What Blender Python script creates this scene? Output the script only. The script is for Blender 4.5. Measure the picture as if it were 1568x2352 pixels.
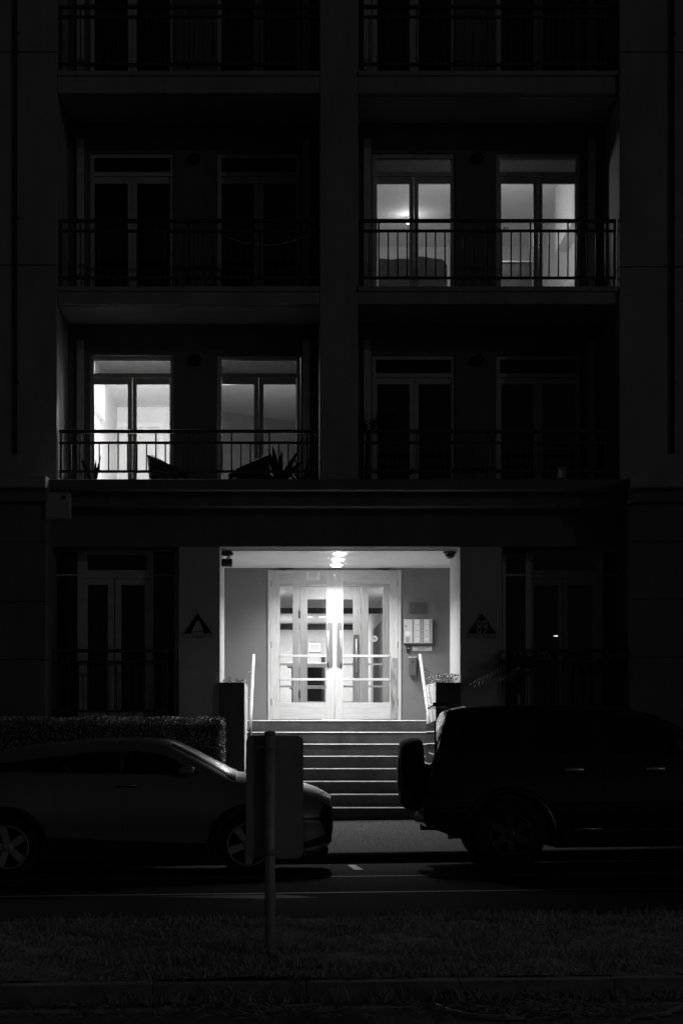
import bpy, bmesh, math, random
import numpy as np
from mathutils import Vector, Matrix

random.seed(7)
rng = np.random.default_rng(7)
R = math.radians
sc = bpy.context.scene
for o in list(bpy.data.objects):
    bpy.data.objects.remove(o)

# ------------------------------------------------------------------ camera, sky, sun, exposure
EYE = 1.7
FPX, VX, VY = 4000.0, 672.0, 1647.0            # focal length and vanishing point in a 1568 px wide view
cam_d = bpy.data.cameras.new('camera')
cam = bpy.data.objects.new('camera', cam_d)
sc.collection.objects.link(cam)
cam.location = (0, 0, EYE)
cam.rotation_euler = (R(90), 0, 0)
cam_d.sensor_fit = 'HORIZONTAL'
cam_d.sensor_width = 36.0
cam_d.lens = FPX / 1568 * 36.0
cam_d.shift_x = (784 - VX) / 1568
cam_d.shift_y = (VY - 1176) / 1568
cam_d.clip_start = 0.1
cam_d.clip_end = 500
sc.camera = cam
sc.render.resolution_x, sc.render.resolution_y = 682, 1024

sun_dir = Vector((-0.90, 0.80, -0.28)).normalized()          # the way the light travels
sun_elev = math.asin(-sun_dir.z)
world = bpy.data.worlds.new('World')
sc.world = world
world.use_nodes = True
wn, wl = world.node_tree.nodes, world.node_tree.links
wn.clear()
sky = wn.new('ShaderNodeTexSky')
sky.sky_type = 'NISHITA'
sky.sun_disc = False
sky.sun_elevation = sun_elev
sky.sun_rotation = math.atan2(-sun_dir.x, -sun_dir.y)
bw = wn.new('ShaderNodeRGBToBW')
bg = wn.new('ShaderNodeBackground')
bg.inputs['Strength'].default_value = 0.0022
wo = wn.new('ShaderNodeOutputWorld')
wl.new(sky.outputs[0], bw.inputs[0]); wl.new(bw.outputs[0], bg.inputs[0]); wl.new(bg.outputs[0], wo.inputs[0])

sun_d = bpy.data.lights.new('sun', 'SUN')
sun_d.energy = 0.0225
sun_d.angle = R(0.5)
sun_d.color = (1.0, 1.0, 1.0)
sun = bpy.data.objects.new('sun', sun_d)
sun.rotation_euler = sun_dir.to_track_quat('-Z', 'Y').to_euler()
sun.location = (20, -10, 20)
sc.collection.objects.link(sun)

sc.view_settings.view_transform = 'Standard'
sc.view_settings.look = 'None'
sc.view_settings.exposure = 0.0
sc.view_settings.gamma = 1.0
sc.view_settings.use_curve_mapping = False
sc.render.engine = 'CYCLES'
sc.cycles.use_denoising = True
sc.cycles.max_bounces = 10
sc.cycles.transparent_max_bounces = 24
sc.cycles.sample_clamp_indirect = 4.0
sc.cycles.caustics_reflective = False
sc.cycles.caustics_refractive = False

# ------------------------------------------------------------------ helpers
def X(px, D): return (px - VX) * D / FPX
def Z(py, D): return EYE + (VY - py) * D / FPX
coll = sc.collection

def mat(name, v, rough=0.6, metal=0.0, var=0.0, scale=8.0, bump=0.0, bscale=60.0, coat=0.0, spec=0.5, stretch=None, detail=6):
    m = bpy.data.materials.new(name)
    m.use_nodes = True
    nt = m.node_tree; n = nt.nodes; l = nt.links
    b = n['Principled BSDF']
    b.inputs['Base Color'].default_value = (v, v, v, 1)
    b.inputs['Roughness'].default_value = rough
    b.inputs['Metallic'].default_value = metal
    b.inputs['Specular IOR Level'].default_value = spec
    b.inputs['Coat Weight'].default_value = coat
    b.inputs['Coat Roughness'].default_value = 0.03
    if var or bump:
        tc = n.new('ShaderNodeTexCoord'); mp = n.new('ShaderNodeMapping')
        l.new(tc.outputs['Object'], mp.inputs[0])
        if stretch: mp.inputs['Scale'].default_value = stretch
    if var:
        t = n.new('ShaderNodeTexNoise'); t.inputs['Scale'].default_value = scale; t.inputs['Detail'].default_value = detail
        t.inputs['Roughness'].default_value = 0.65
        cr = n.new('ShaderNodeValToRGB')
        a, c = max(0, v * (1 - var)), min(1, v * (1 + var))
        cr.color_ramp.elements[0].position = 0.3; cr.color_ramp.elements[0].color = (a, a, a, 1)
        cr.color_ramp.elements[1].position = 0.7; cr.color_ramp.elements[1].color = (c, c, c, 1)
        l.new(mp.outputs[0], t.inputs['Vector']); l.new(t.outputs[0], cr.inputs[0]); l.new(cr.outputs[0], b.inputs['Base Color'])
    if bump:
        t2 = n.new('ShaderNodeTexNoise'); t2.inputs['Scale'].default_value = bscale; t2.inputs['Detail'].default_value = 4
        bp = n.new('ShaderNodeBump'); bp.inputs['Strength'].default_value = bump; bp.inputs['Distance'].default_value = 0.01
        l.new(mp.outputs[0], t2.inputs['Vector']); l.new(t2.outputs[0], bp.inputs['Height']); l.new(bp.outputs[0], b.inputs['Normal'])
    return m

def emit(name, s):
    m = bpy.data.materials.new(name); m.use_nodes = True
    n = m.node_tree.nodes; n.clear()
    e = n.new('ShaderNodeEmission'); e.inputs[0].default_value = (1, 1, 1, 1); e.inputs[1].default_value = s
    o = n.new('ShaderNodeOutputMaterial'); m.node_tree.links.new(e.outputs[0], o.inputs[0])
    return m

def glass(name, tint=0.92, refl=1.0, rough=0.01):
    m = bpy.data.materials.new(name); m.use_nodes = True
    nt = m.node_tree; n = nt.nodes; n.clear(); l = nt.links
    tr = n.new('ShaderNodeBsdfTransparent'); tr.inputs[0].default_value = (tint, tint, tint, 1)
    gl = n.new('ShaderNodeBsdfGlossy'); gl.inputs['Roughness'].default_value = rough
    fr = n.new('ShaderNodeFresnel'); fr.inputs[0].default_value = 1.45
    mx = n.new('ShaderNodeMixShader'); o = n.new('ShaderNodeOutputMaterial')
    if refl != 1.0:
        ma = n.new('ShaderNodeMath'); ma.operation = 'MULTIPLY'; ma.inputs[1].default_value = refl
        l.new(fr.outputs[0], ma.inputs[0]); l.new(ma.outputs[0], mx.inputs[0])
    else:
        l.new(fr.outputs[0], mx.inputs[0])
    l.new(tr.outputs[0], mx.inputs[1]); l.new(gl.outputs[0], mx.inputs[2]); l.new(mx.outputs[0], o.inputs[0])
    return m

M = dict(
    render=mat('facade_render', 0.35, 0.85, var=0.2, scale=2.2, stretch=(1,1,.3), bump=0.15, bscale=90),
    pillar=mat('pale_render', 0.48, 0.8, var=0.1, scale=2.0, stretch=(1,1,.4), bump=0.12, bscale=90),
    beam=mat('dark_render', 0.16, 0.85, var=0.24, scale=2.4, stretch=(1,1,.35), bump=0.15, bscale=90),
    groove=mat('joint', 0.05, 0.9),
    greywall=mat('grey_wall', 0.18, 0.75, var=0.1, scale=2.2, bump=0.08, bscale=140),
    white=mat('white_paint', 0.8, 0.6, var=0.03, scale=2.0),
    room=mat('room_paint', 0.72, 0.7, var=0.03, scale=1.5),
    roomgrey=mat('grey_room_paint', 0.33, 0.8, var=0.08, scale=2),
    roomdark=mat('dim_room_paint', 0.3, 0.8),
    frame=mat('window_frame_paint', 0.58, 0.5, var=0.15, scale=5),
    timber=mat('pale_door_timber', 0.54, 0.5, var=0.15, scale=3.0, stretch=(9, 9, 1.1), bump=0.12, bscale=18),
    timberh=mat('pale_door_rail_timber', 0.52, 0.5, var=0.15, scale=3.0, stretch=(1.1, 9, 9), bump=0.12, bscale=18),
    worn=mat('worn_door_timber', 0.27, 0.6, var=0.75, scale=2.6, stretch=(7, 7, 1.3), bump=0.2, bscale=18),
    rail=mat('rail_metal', 0.06, 0.5, 0.3),
    steel=mat('brushed_steel', 0.85, 0.45, 0.55),
    satin=mat('satin_plate', 0.32, 0.4, 0.8),
    handle=mat('bright_handle', 0.95, 0.3, 0.5),
    chrome=mat('chrome', 0.8, 0.08, 1.0),
    riser=mat('stair_tile', 0.115, 0.7, var=0.35, scale=3.5, bump=0.1, bscale=120),
    nosing=mat('nosing_strip', 0.7, 0.5, var=0.3, scale=9),
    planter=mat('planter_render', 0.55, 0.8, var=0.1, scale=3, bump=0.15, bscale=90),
    plantershade=mat('planter_shaded_face', 0.09, 0.8, var=0.2, scale=3),
    asphalt=mat('asphalt', 0.035, 0.9, var=0.4, scale=30, bump=0.6, bscale=180, detail=10, spec=0.04),
    concrete=mat('concrete', 0.28, 0.85, var=0.3, scale=9, bump=0.4, bscale=150, detail=10),
    footpath=mat('footpath_asphalt', 0.10, 0.9, var=0.6, scale=38, bump=0.8, bscale=200, detail=10, spec=0.05),
    kerb=mat('kerb_stone', 0.26, 0.85, var=0.35, scale=6, bump=0.4, bscale=60),
    shadekerb=mat('shaded_kerb_stone', 0.05, 0.9, var=0.4, scale=7, bump=0.4, bscale=60, spec=0.05),  # kerb and gutter darkened in colour for the unlit side behind the cars
    paint=mat('road_paint', 0.38, 0.7, var=0.4, scale=25),
    soil=mat('soil', 0.2, 0.95, var=0.5, scale=14, bump=0.8, bscale=40),
    grass=mat('grass_blade', 0.5, 0.7, var=0.4, scale=3),
    dry=mat('dry_grass', 0.5, 0.8, var=0.3, scale=6),
    leaf=mat('hedge_leaf', 0.36, 0.5, var=0.4, scale=6),
    leaf2=mat('pale_leaf', 0.3, 0.55, var=0.35, scale=12),
    palm=mat('palm_leaf', 0.035, 0.5, var=0.3, scale=8),
    twig=mat('twig', 0.06, 0.8),
    frond=mat('dry_frond', 0.42, 0.7, var=0.3, scale=10),
    sofa=mat('sofa_fabric', 0.13, 0.9, var=0.3, scale=5),
    black=mat('black_plastic', 0.015, 0.45),
    dark=mat('dark_fabric', 0.03, 0.8),
    greyobj=mat('grey_metal_box', 0.2, 0.35, 0.6, var=0.1, scale=6),
    ivory=mat('ivory_panel', 0.55, 0.4, var=0.04, scale=8),
    paper=mat('paper', 0.75, 0.7),
    ink=mat('ink', 0.12, 0.7),
    plate=mat('plaque_metal', 0.10, 0.5, 0.1, var=0.08, scale=20),
    signback=mat('sign_back', 0.42, 0.6, 0.0, var=0.12, scale=4),
    galv=mat('galvanised_pole', 0.6, 0.5, 0.15, var=0.2, scale=10),
    signblack=mat('sign_black', 0.006, 0.5),
    timberdark=mat('dark_timber', 0.08, 0.5, var=0.3, scale=4),
    floor=mat('lobby_floor', 0.36, 0.35, var=0.1, scale=4),
    paintcar=mat('grey_car_paint', 0.26, 0.4, 0.3, coat=1.0),
    paintblk=mat('black_car_paint', 0.006, 0.3, 0.0, coat=1.0),
    carglass=mat('car_glass', 0.006, 0.03, 0.0, spec=0.6),
    screen=mat('dusty_windscreen', 0.012, 0.2, 0.0, spec=0.9, bump=0.03, bscale=30, stretch=(1,8,1)),
    cladding=mat('car_cladding', 0.012, 0.65),
    tyre=mat('tyre_rubber', 0.012, 0.8, bump=0.4, bscale=40),
    rim=mat('alloy_rim', 0.5, 0.45, 0.3),
    rimdark=mat('dark_alloy_rim', 0.10, 0.4, 0.3),
    lens=mat('lamp_lens', 0.12, 0.08, 0.2, coat=1.0),
    redlens=mat('tail_lens', 0.03, 0.1, 0.0, coat=1.0),
    cream=mat('siren_box_paint', 0.42, 0.6, var=0.1, scale=8),
    glass=glass('window_glass', 0.93, 1.0),
    transom=glass('transom_glass', 0.2, 0.8),
    doorglass=glass('door_glass', 0.90, 0.8),
    glow=emit('downlight_glow', 42.0),
    glow2=emit('lobby_panel_glow', 2.0),
    glintglow=emit('added_glint_glow', 1.6),
    lampglow=emit('room_lamp_glow', 5.0),
)

def smooth(me, ang=None):
    for p in me.polygons: p.use_smooth = True

class MB:
    def __init__(s): s.v = []; s.f = []
    def add(s, vs, fs):
        b = len(s.v); s.v += [tuple(q) for q in vs]; s.f += [tuple(b + i for i in f) for f in fs]; return s
    def box(s, x0, x1, y0, y1, z0, z1):
        if x0 > x1: x0, x1 = x1, x0
        if y0 > y1: y0, y1 = y1, y0
        if z0 > z1: z0, z1 = z1, z0
        return s.add([(x0,y0,z0),(x1,y0,z0),(x1,y1,z0),(x0,y1,z0),(x0,y0,z1),(x1,y0,z1),(x1,y1,z1),(x0,y1,z1)],
                     [(0,3,2,1),(4,5,6,7),(0,1,5,4),(1,2,6,5),(2,3,7,6),(3,0,4,7)])
    def inbox(s, x0, x1, y0, y1, z0, z1, front=False):
        "a room: floor, ceiling, back and side walls seen from inside, with a shell 4 cm thick outside"
        t = 0.04
        s.box(x0-t, x1+t, y1, y1+t, z0-t, z1+t)
        s.box(x0-t, x0, y0, y1, z0, z1); s.box(x1, x1+t, y0, y1, z0, z1)
        s.box(x0-t, x1+t, y0, y1, z0-t, z0); s.box(x0-t, x1+t, y0, y1, z1, z1+t)
        return s
    def tube(s, pts, r, n=8, cap=True):
        pts = [Vector(p) for p in pts]
        rs = r if isinstance(r, (list, tuple)) else [r]*len(pts)
        b = len(s.v); up = Vector((0,0,1))
        for i, p in enumerate(pts):
            d = (pts[min(i+1,len(pts)-1)] - pts[max(i-1,0)]).normalized()
            a = d.cross(up)
            if a.length < 1e-3: a = d.cross(Vector((1,0,0)))
            a.normalize(); c = a.cross(d).normalized()
            for k in range(n):
                t = 2*math.pi*k/n
                s.v.append(tuple(p + (a*math.cos(t) + c*math.sin(t))*rs[i]))
        for i in range(len(pts)-1):
            for k in range(n):
                k2 = (k+1) % n
                s.f.append((b+i*n+k, b+i*n+k2, b+(i+1)*n+k2, b+(i+1)*n+k))
        if cap:
            s.f.append(tuple(b+k for k in range(n))[::-1]); s.f.append(tuple(b+(len(pts)-1)*n+k for k in range(n)))
        return s
    def disc_y(s, cx, cy, cz, r, th, n=24):
        return s.tube([(cx, cy, cz), (cx, cy+th, cz)], r, n)
    def lathe(s, prof, origin, axis='z', n=24, caps=True):
        "prof: list of (radius, along)"
        b = len(s.v); O = Vector(origin)
        for (r, a) in prof:
            for k in range(n):
                t = 2*math.pi*k/n; c, q = r*math.cos(t), r*math.sin(t)
                s.v.append(tuple(O + (Vector((c,q,a)) if axis=='z' else Vector((c,a,q)) if axis=='y' else Vector((a,c,q)))))
        for i in range(len(prof)-1):
            for k in range(n):
                k2=(k+1)%n
                s.f.append((b+i*n+k, b+i*n+k2, b+(i+1)*n+k2, b+(i+1)*n+k))
        if caps: s.f.append(tuple(b+k for k in range(n))[::-1]); s.f.append(tuple(b+(len(prof)-1)*n+k for k in range(n)))
        return s
    def prism_y(s, poly, y0, y1):
        "poly in x,z extruded along y"
        n = len(poly)
        vs = [(x,y0,z) for x,z in poly] + [(x,y1,z) for x,z in poly]
        fs = [tuple(range(n)), tuple(range(2*n-1, n-1, -1))] + [(i, i+n, (i+1)%n+n, (i+1)%n) for i in range(n)]
        return s.add(vs, fs)
    def prism_x(s, poly, x0, x1):
        n = len(poly)
        vs = [(x0,y,z) for y,z in poly] + [(x1,y,z) for y,z in poly]
        fs = [tuple(range(n-1,-1,-1)), tuple(range(n, 2*n))] + [(i, (i+1)%n, (i+1)%n+n, i+n) for i in range(n)]
        return s.add(vs, fs)
    def mesh(s, name, m, sm=False):
        me = bpy.data.meshes.new(name); me.from_pydata(s.v, [], s.f); me.update()
        bm = bmesh.new(); bm.from_mesh(me); bmesh.ops.recalc_face_normals(bm, faces=bm.faces); bm.to_mesh(me); bm.free()
        if sm: smooth(me)
        me.materials.append(m if not isinstance(m, str) else M[m])
        return me
    def build(s, name, m, parent=None, bevel=0, sm=False, kind=None, label=None):
        me = s.mesh(name, m, sm)
        return link(name, me, parent, bevel, kind, label)

def link(name, me, parent=None, bevel=0, kind=None, label=None):
    o = bpy.data.objects.new(name, me); coll.objects.link(o)
    if parent is not None:
        o.parent = parent
        if parent.type == 'EMPTY' and not parent.get('_local'):
            o.matrix_parent_inverse = Matrix.Translation(-parent.location)
    if bevel:
        b = o.modifiers.new('bevel', 'BEVEL'); b.width = bevel; b.segments = 2; b.limit_method = 'ANGLE'; b.angle_limit = R(50)
    if kind: o['kind'] = kind
    if label: o['label'] = label
    return o

def thing(name, label, cat, loc=(0,0,0), group=None, local=False):
    o = bpy.data.objects.new(name, None); coll.objects.link(o)
    o.location = loc; o.empty_display_size = 0.2
    o['label'] = label; o['category'] = cat
    if group: o['group'] = group
    if local: o['_local'] = 1
    return o
def tag(o, label, cat, group=None):
    o['label'] = label; o['category'] = cat
    if group: o['group'] = group
    return o
def copy_tree(o, parent=None):
    c = o.copy(); coll.objects.link(c)
    if parent is not None: c.parent = parent
    for ch in list(o.children): copy_tree(ch, c)
    return c
def lamp(name, kind, loc, power, parent=None, size=0.1, rot=None, spread=None, radius=None, shape=None):
    d = bpy.data.lights.new(name, kind); d.energy = power
    if kind == 'AREA':
        d.shape = shape or 'DISK'; d.size = size
        if spread: d.spread = spread
    else: d.shadow_soft_size = size
    o = bpy.data.objects.new(name, d); coll.objects.link(o)
    o.location = loc
    if rot: o.rotation_euler = rot
    if parent is not None:
        o.parent = parent
        if parent.type == 'EMPTY' and not parent.get('_local'): o.matrix_parent_inverse = Matrix.Translation(-parent.location)
    return o
def text_mesh(txt, size, xs=1.0):
    c = bpy.data.curves.new('t', 'FONT'); c.body = txt; c.size = size; c.extrude = 0.004; c.align_x = 'CENTER'; c.resolution_u = 6
    o = bpy.data.objects.new('t', c); coll.objects.link(o)
    dg = bpy.context.evaluated_depsgraph_get()
    me = bpy.data.meshes.new_from_object(o.evaluated_get(dg))
    bpy.data.objects.remove(o); bpy.data.curves.remove(c)
    me.transform(Matrix.Rotation(R(90), 4, 'X') @ Matrix.Diagonal((xs, 1, 1, 1)))
    return me

def leaves(n, sampler, size, name, m, parent=None, kind='stuff', upbias=0.3, droop=0.2, aspect=0.5):
    "n small leaf faces spread by sampler(k) -> positions"
    P = sampler(n)
    d = rng.normal(size=(n,3)); d[:,2] = d[:,2]*0.6 + upbias; d /= np.linalg.norm(d,axis=1)[:,None]
    e = rng.normal(size=(n,3)); e -= (e*d).sum(1)[:,None]*d; e /= np.linalg.norm(e,axis=1)[:,None]
    L = size*rng.uniform(0.6,1.3,size=n)[:,None]; W = L*aspect
    nn = np.cross(d,e)
    a = P; b = P + d*L*0.5 + e*W*0.5 + nn*L*0.08; c = P + d*L - nn*L*droop*0.4; f = P + d*L*0.5 - e*W*0.5 + nn*L*0.08
    V = np.stack([a,b,c,f],1).reshape(-1,3)
    F = np.arange(4*n).reshape(n,4)
    me = bpy.data.meshes.new(name)
    me.vertices.add(4*n); me.vertices.foreach_set('co', V.ravel())
    me.loops.add(4*n); me.loops.foreach_set('vertex_index', F.ravel().astype(np.int32))
    me.polygons.add(n); me.polygons.foreach_set('loop_start', np.arange(0,4*n,4,dtype=np.int32)); me.polygons.foreach_set('loop_total', np.full(n,4,dtype=np.int32))
    me.update(calc_edges=True)
    me.materials.append(M[m])
    return link(name, me, parent, kind=kind)

# ------------------------------------------------------------------ ground: street rising gently to the right
PROF = [(-30,0.06),(9.0,0.045),(10.05,0.03),(10.4,0.025),(13.8,0.03),(16.0,0.065),(19.05,0.005),(20.95,-0.06),(21.25,-0.075)]
GRADE = 0.012
def zr(x, y): return float(np.interp(y, [p[0] for p in PROF], [p[1] for p in PROF])) + GRADE*(x-2.4)
def sheet(name, x0, x1, ys, zs, m, nx=40, kind='structure', thick=0.0, wob=0.0):
    mb = MB(); n = len(ys)
    for i in range(nx+1):
        x = x0 + (x1-x0)*i/nx
        for j, (y, z) in enumerate(zip(ys, zs)):
            mb.v.append((x, y + (wob*math.sin(x*1.7+j)*0.5 if 0<j<n-1 else 0), z + GRADE*(x-2.4)))
    for i in range(nx):
        for j in range(n-1):
            mb.f.append((i*n+j, (i+1)*n+j, (i+1)*n+j+1, i*n+j+1))
    return mb.build(name, m, None, kind=kind)
XL, XR = -40, 45
MB().add([(-300,-200,-0.6),(300,-200,-0.6),(300,300,-0.6),(-300,300,-0.6)], [(0,1,2,3)]).build('ground', 'soil', kind='structure')
sheet('near_road', XL, XR, [-30,0,9.0,10.05], [0.06,0.06,0.045,0.03], mat('old_asphalt',0.2,0.9,var=0.4,scale=22,bump=0.6,bscale=160,detail=10,spec=0.05))
sheet('near_gutter', XL, XR, [10.05,10.07,10.4], [0.03,0.036,0.022], 'concrete', nx=60)
sheet('road', XL, XR, [13.8,14.5,16.0,17.5,19.05,20.93], [0.03,0.045,0.065,0.035,0.005,-0.056], 'asphalt')
sheet('far_gutter', XL, XR, [20.93,20.95,21.25], [-0.056,-0.05,-0.075], 'shadekerb')
# median kerb: separate stones with tight joints
def kerbstones(name, y0, y1, zb, zt, back, length, m, xa, xb, start):
    root = bpy.data.objects.new(name, None); coll.objects.link(root); root['kind'] = 'structure'
    k = 0; x = start
    while x < xb:
        w = length
        a, b = x+0.0015, x+w-0.0015
        pr = [(y0, zb-0.3),(y0-0.004, zb),(y0+0.012, zt-0.025),(y0+0.035, zt),(y1, zt+0.004),(y1, zb-0.3)]
        dz = random.uniform(-0.003,0.003); dy = random.uniform(-0.004,0.004)
        mb = MB(); n=len(pr)
        for xx in (a,b):
            for (yy,zz) in pr: mb.v.append((xx, yy+dy, zz+dz+GRADE*(xx-2.4)))
        mb.f += [tuple(range(n)), tuple(range(2*n-1,n-1,-1))] + [(i,i+n,(i+1)%n+n,(i+1)%n) for i in range(n)]
        mb.build('kerbstone', m, root, bevel=0.008)
        x += w; k += 1
    return root
kerbstones('median_kerb', 10.4, 10.55, 0.02, 0.135, 0, 0.92, 'kerb', -4, 5.5, -3.6)
kerbstones('footpath_kerb', 21.25, 21.4, -0.075, 0.06, 0, 1.2, 'shadekerb', -9, 10, -8.0)
sheet('median_far_kerb', XL, XR, [13.62,13.74,13.76,13.8], [0.14,0.135,0.12,0.03], 'kerb')
sheet('footpath', XL, XR, [21.4,22.0,22.6,23.1,23.5], [0.062,0.15,0.255,0.357,0.37], 'footpath')
# verge soil with small bumps
def verge():
    mb = MB(); nx, ny = 160, 28
    for i in range(nx+1):
        x = -9 + 20*i/nx
        for j in range(ny+1):
            y = 10.55 + (13.64-10.55)*j/ny
            z = 0.143 + 0.012*math.sin(x*3.1+y*2)*math.sin(y*4.3-x) + random.uniform(-0.008,0.008)
            mb.v.append((x, y, z + GRADE*(x-2.4)))
    for i in range(nx):
        for j in range(ny):
            a = i*(ny+1)+j; mb.f.append((a, a+ny+1, a+ny+2, a+1))
    return mb.build('grass_verge', 'soil', kind='structure', sm=True)
verge()
def blades(n, name, m, x0, x1, y0, y1, hmin, hmax, lie=0.0, edge=None, zf=None, seed=3):
    g = np.random.default_rng(seed)
    x = g.uniform(x0,x1,n); y = g.uniform(y0,y1,n)
    keep = (np.sin(x*4.1+2*np.sin(y*3.3))*np.sin(y*5.7-x*1.3)+0.35*np.sin(x*11+y*7)) < g.uniform(.25,1.1,n)
    x, y = x[keep], y[keep]; n = len(x)
    cl = 0.5 + 0.5*np.sin(x*2.3+1.7*np.sin(y*1.9))*np.sin(y*3.1+x*0.7)
    h = (hmin + (hmax-hmin)*g.random(n)**2.2)*(0.55+0.7*cl)
    if edge: h = h*np.where(y>edge, g.choice([1,1,1.8],n), 1.0)
    z = (0.135 if zf is None else zf) + GRADE*(x-2.4)
    ang = g.uniform(0,2*np.pi,n); ln = h*g.uniform(0.15,0.9,n)+lie*g.random(n)
    w = g.uniform(0.003,0.007,n)
    dx, dy = np.cos(ang)*ln, np.sin(ang)*ln
    ca, sa = np.cos(g.uniform(-1.2,1.2,n)), np.sin(g.uniform(-1.2,1.2,n))
    a = np.stack([x-w*ca, y-w*sa, z],1); b = np.stack([x+w*ca, y+w*sa, z],1)
    c = np.stack([x+dx*0.35+w*ca*.8, y+dy*0.35+w*sa*.8, z+h*0.6],1); d = np.stack([x+dx*0.35-w*ca*.8, y+dy*0.35-w*sa*.8, z+h*0.6],1)
    e = np.stack([x+dx, y+dy, z+h*0.95],1)
    V = np.stack([a,b,c,d,e],1).reshape(-1,3)
    base = 5*np.arange(n)[:,None]
    quads = base + np.array([[0,1,2,3]]); tris = base + np.array([[3,2,4]])
    fs = [tuple(q) for q in quads.tolist()] + [tuple(t) for t in tris.tolist()]
    me = bpy.data.meshes.new(name); me.from_pydata(V.tolist(), [], fs); me.materials.append(M[m])
    return link(name, me, kind='stuff')
blades(56000, 'grass', 'grass', -3.6, 4.0, 10.6, 13.7, 0.015, 0.055, edge=13.35)
blades(13000, 'dry_grass', 'dry', -3.6, 4.0, 10.55, 13.6, 0.02, 0.09, lie=0.04, seed=9)
for (a_,b_,k_,sd_) in ((-.55,-.28,420,31),(.95,1.12,260,32),(1.4,1.75,300,33),(-2.3,-2.0,160,34),(-1.1,3.9,700,35)):
    blades(k_, 'weeds', 'dry' if sd_%2 else 'grass', a_, b_, 10.30, 10.44, 0.03, 0.13, lie=0.05, zf=0.03, seed=sd_)
# road markings
def stripe(name, poly, m='paint', dz=0.004):
    mb = MB(); mb.add([(x, y, zr(x,y)+dz) for x, y in poly], [tuple(range(len(poly)))])
    return mb.build(name, m, kind='structure')
def longline(name, y, w, dz=0.004):
    mb = MB(); n = 60
    for i in range(n+1):
        x = XL + (XR-XL)*i/n
        mb.v += [(x, y-w/2, zr(x,y-w/2)+dz), (x, y+w/2, zr(x,y+w/2)+dz)]
    for i in range(n): mb.f.append((2*i, 2*i+2, 2*i+3, 2*i+1))
    return mb.build(name, 'paint', kind='structure')
longline('lane_line', 16.5, 0.09)
longline('parking_line', 18.6, 0.06)
stripe('parking_tick', [(0.70,19.75),(0.80,19.75),(0.745,20.85),(0.655,20.85)])
# pale wedge across the lane line: porch light put into the road colour
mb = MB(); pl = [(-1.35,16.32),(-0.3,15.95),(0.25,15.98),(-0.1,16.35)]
mb.add([(x,y,zr(x,y)+0.002) for x,y in pl], [(0,1,2,3)]); mb.build('painted_light_wedge', mat('lit_asphalt',0.12,0.8,var=0.4,scale=20), kind='structure')

# ------------------------------------------------------------------ the apartment building
F0 = 23.5
WY = 24.68
bld = thing('apartment_building', 'dark rendered apartment block with balconies and a brightly lit entrance porch', 'building', (0.6, 23.5, 0.0))
XA0, XA1 = X(132,F0), X(734,F0)          # left bay
XB0, XB1 = X(822,F0), X(1420,F0)         # right bay
F1, F2, F3, F4 = 4.64, 7.51, 10.42, 13.3

# party wall with central column face
MB().box(XA1, XB0, F0, 31.5, 4.5, 13.6).build('column', 'pillar' if False else 'render', bld, bevel=0.01)
# balcony slabs with a lip
def slab(x0, x1, zt, zb):
    mb = MB(); mb.box(x0, x1, F0, WY+0.3, zb, zt-0.065); mb.box(x0, x1, F0-0.03, WY+0.3, zt-0.065, zt)
    return mb.build('balcony_slab', 'render', bld, bevel=0.006)
for (a,b) in ((XA0,XA1),(XB0,XB1)):
    slab(a+.002,b-.002,F2,7.275); slab(a+.002,b-.002,F3,10.125); slab(a+.002,b-.002,F4,13.0); slab(a+.002,b-.002,F1,4.53)
for (a,b) in ((XA0,XA1),(XB0,XB1)):
    for (zf) in (7.275,10.125,13.0):
        MB().box(a+.004,b-.004,F0+0.12,WY-0.002,zf-0.012,zf-0.002).build('balcony_soffit','pillar',bld)

def windows(x0, x1, l0, l1, r0, r1, yt0, yt1, yp0, zfl, D, lit=None, tmat='transom'):
    "french window: fixed transom over two glazed leaves. px are read on plane D"
    fw = 0.055
    a, b = X(x0,D), X(x1,D); ztop, zt1, zp = Z(yt0,D), Z(yt1,D), Z(yp0,D)
    mb = MB()
    mb.box(a-fw, a, D, D+.1, zfl+.02, ztop+fw); mb.box(b, b+fw, D, D+.1, zfl+.02, ztop+fw)
    mb.box(a, b, D, D+.1, ztop, ztop+fw); mb.box(a, b, D, D+.1, zt1-.06, zt1); mb.box(a, b, D-.02, D+.1, zfl+.02, zfl+.05)
    w = mb.build('window', 'frame', bld, bevel=0.004)
    MB().box(a, b, D+.05, D+.056, zt1, ztop).build('transom_pane', tmat, w)
    # leaves
    mid = (X(l1,D)+X(r0,D))/2
    for (pa, pb, ea, eb) in ((X(l0,D),X(l1,D),a+.003,mid-.002),(X(r0,D),X(r1,D),mid+.002,b-.003)):
        zt, zb = zt1-.064, zfl+.053; pbz = zfl+.16
        q = MB()
        q.box(ea, pa, D+.02, D+.065, zb, zt); q.box(pb, eb, D+.02, D+.065, zb, zt)
        q.box(pa, pb, D+.02, D+.065, zp, zt); q.box(pa, pb, D+.02, D+.065, zb, pbz)
        q.build('window_leaf', 'frame', w, bevel=0.004)
        MB().box(pa, pb, D+.04, D+.046, pbz, zp).build('pane', 'glass', w)
    return a-fw, b+fw, ztop+fw
WPX = {'A': ((216,391,216,293,314,389),(508,681,509,583,605,679)), 'B': ((863,1036,866,940,961,1034),(1148,1322,1151,1225,1246,1320))}
WZ = {1: (826,857,882), 2: (362,394,420), 3: (-102,-70,-44)}
FL = {1: F1, 2: F2, 3: F3}
CE = {1: 7.20, 2: 10.05, 3: 12.9}
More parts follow.
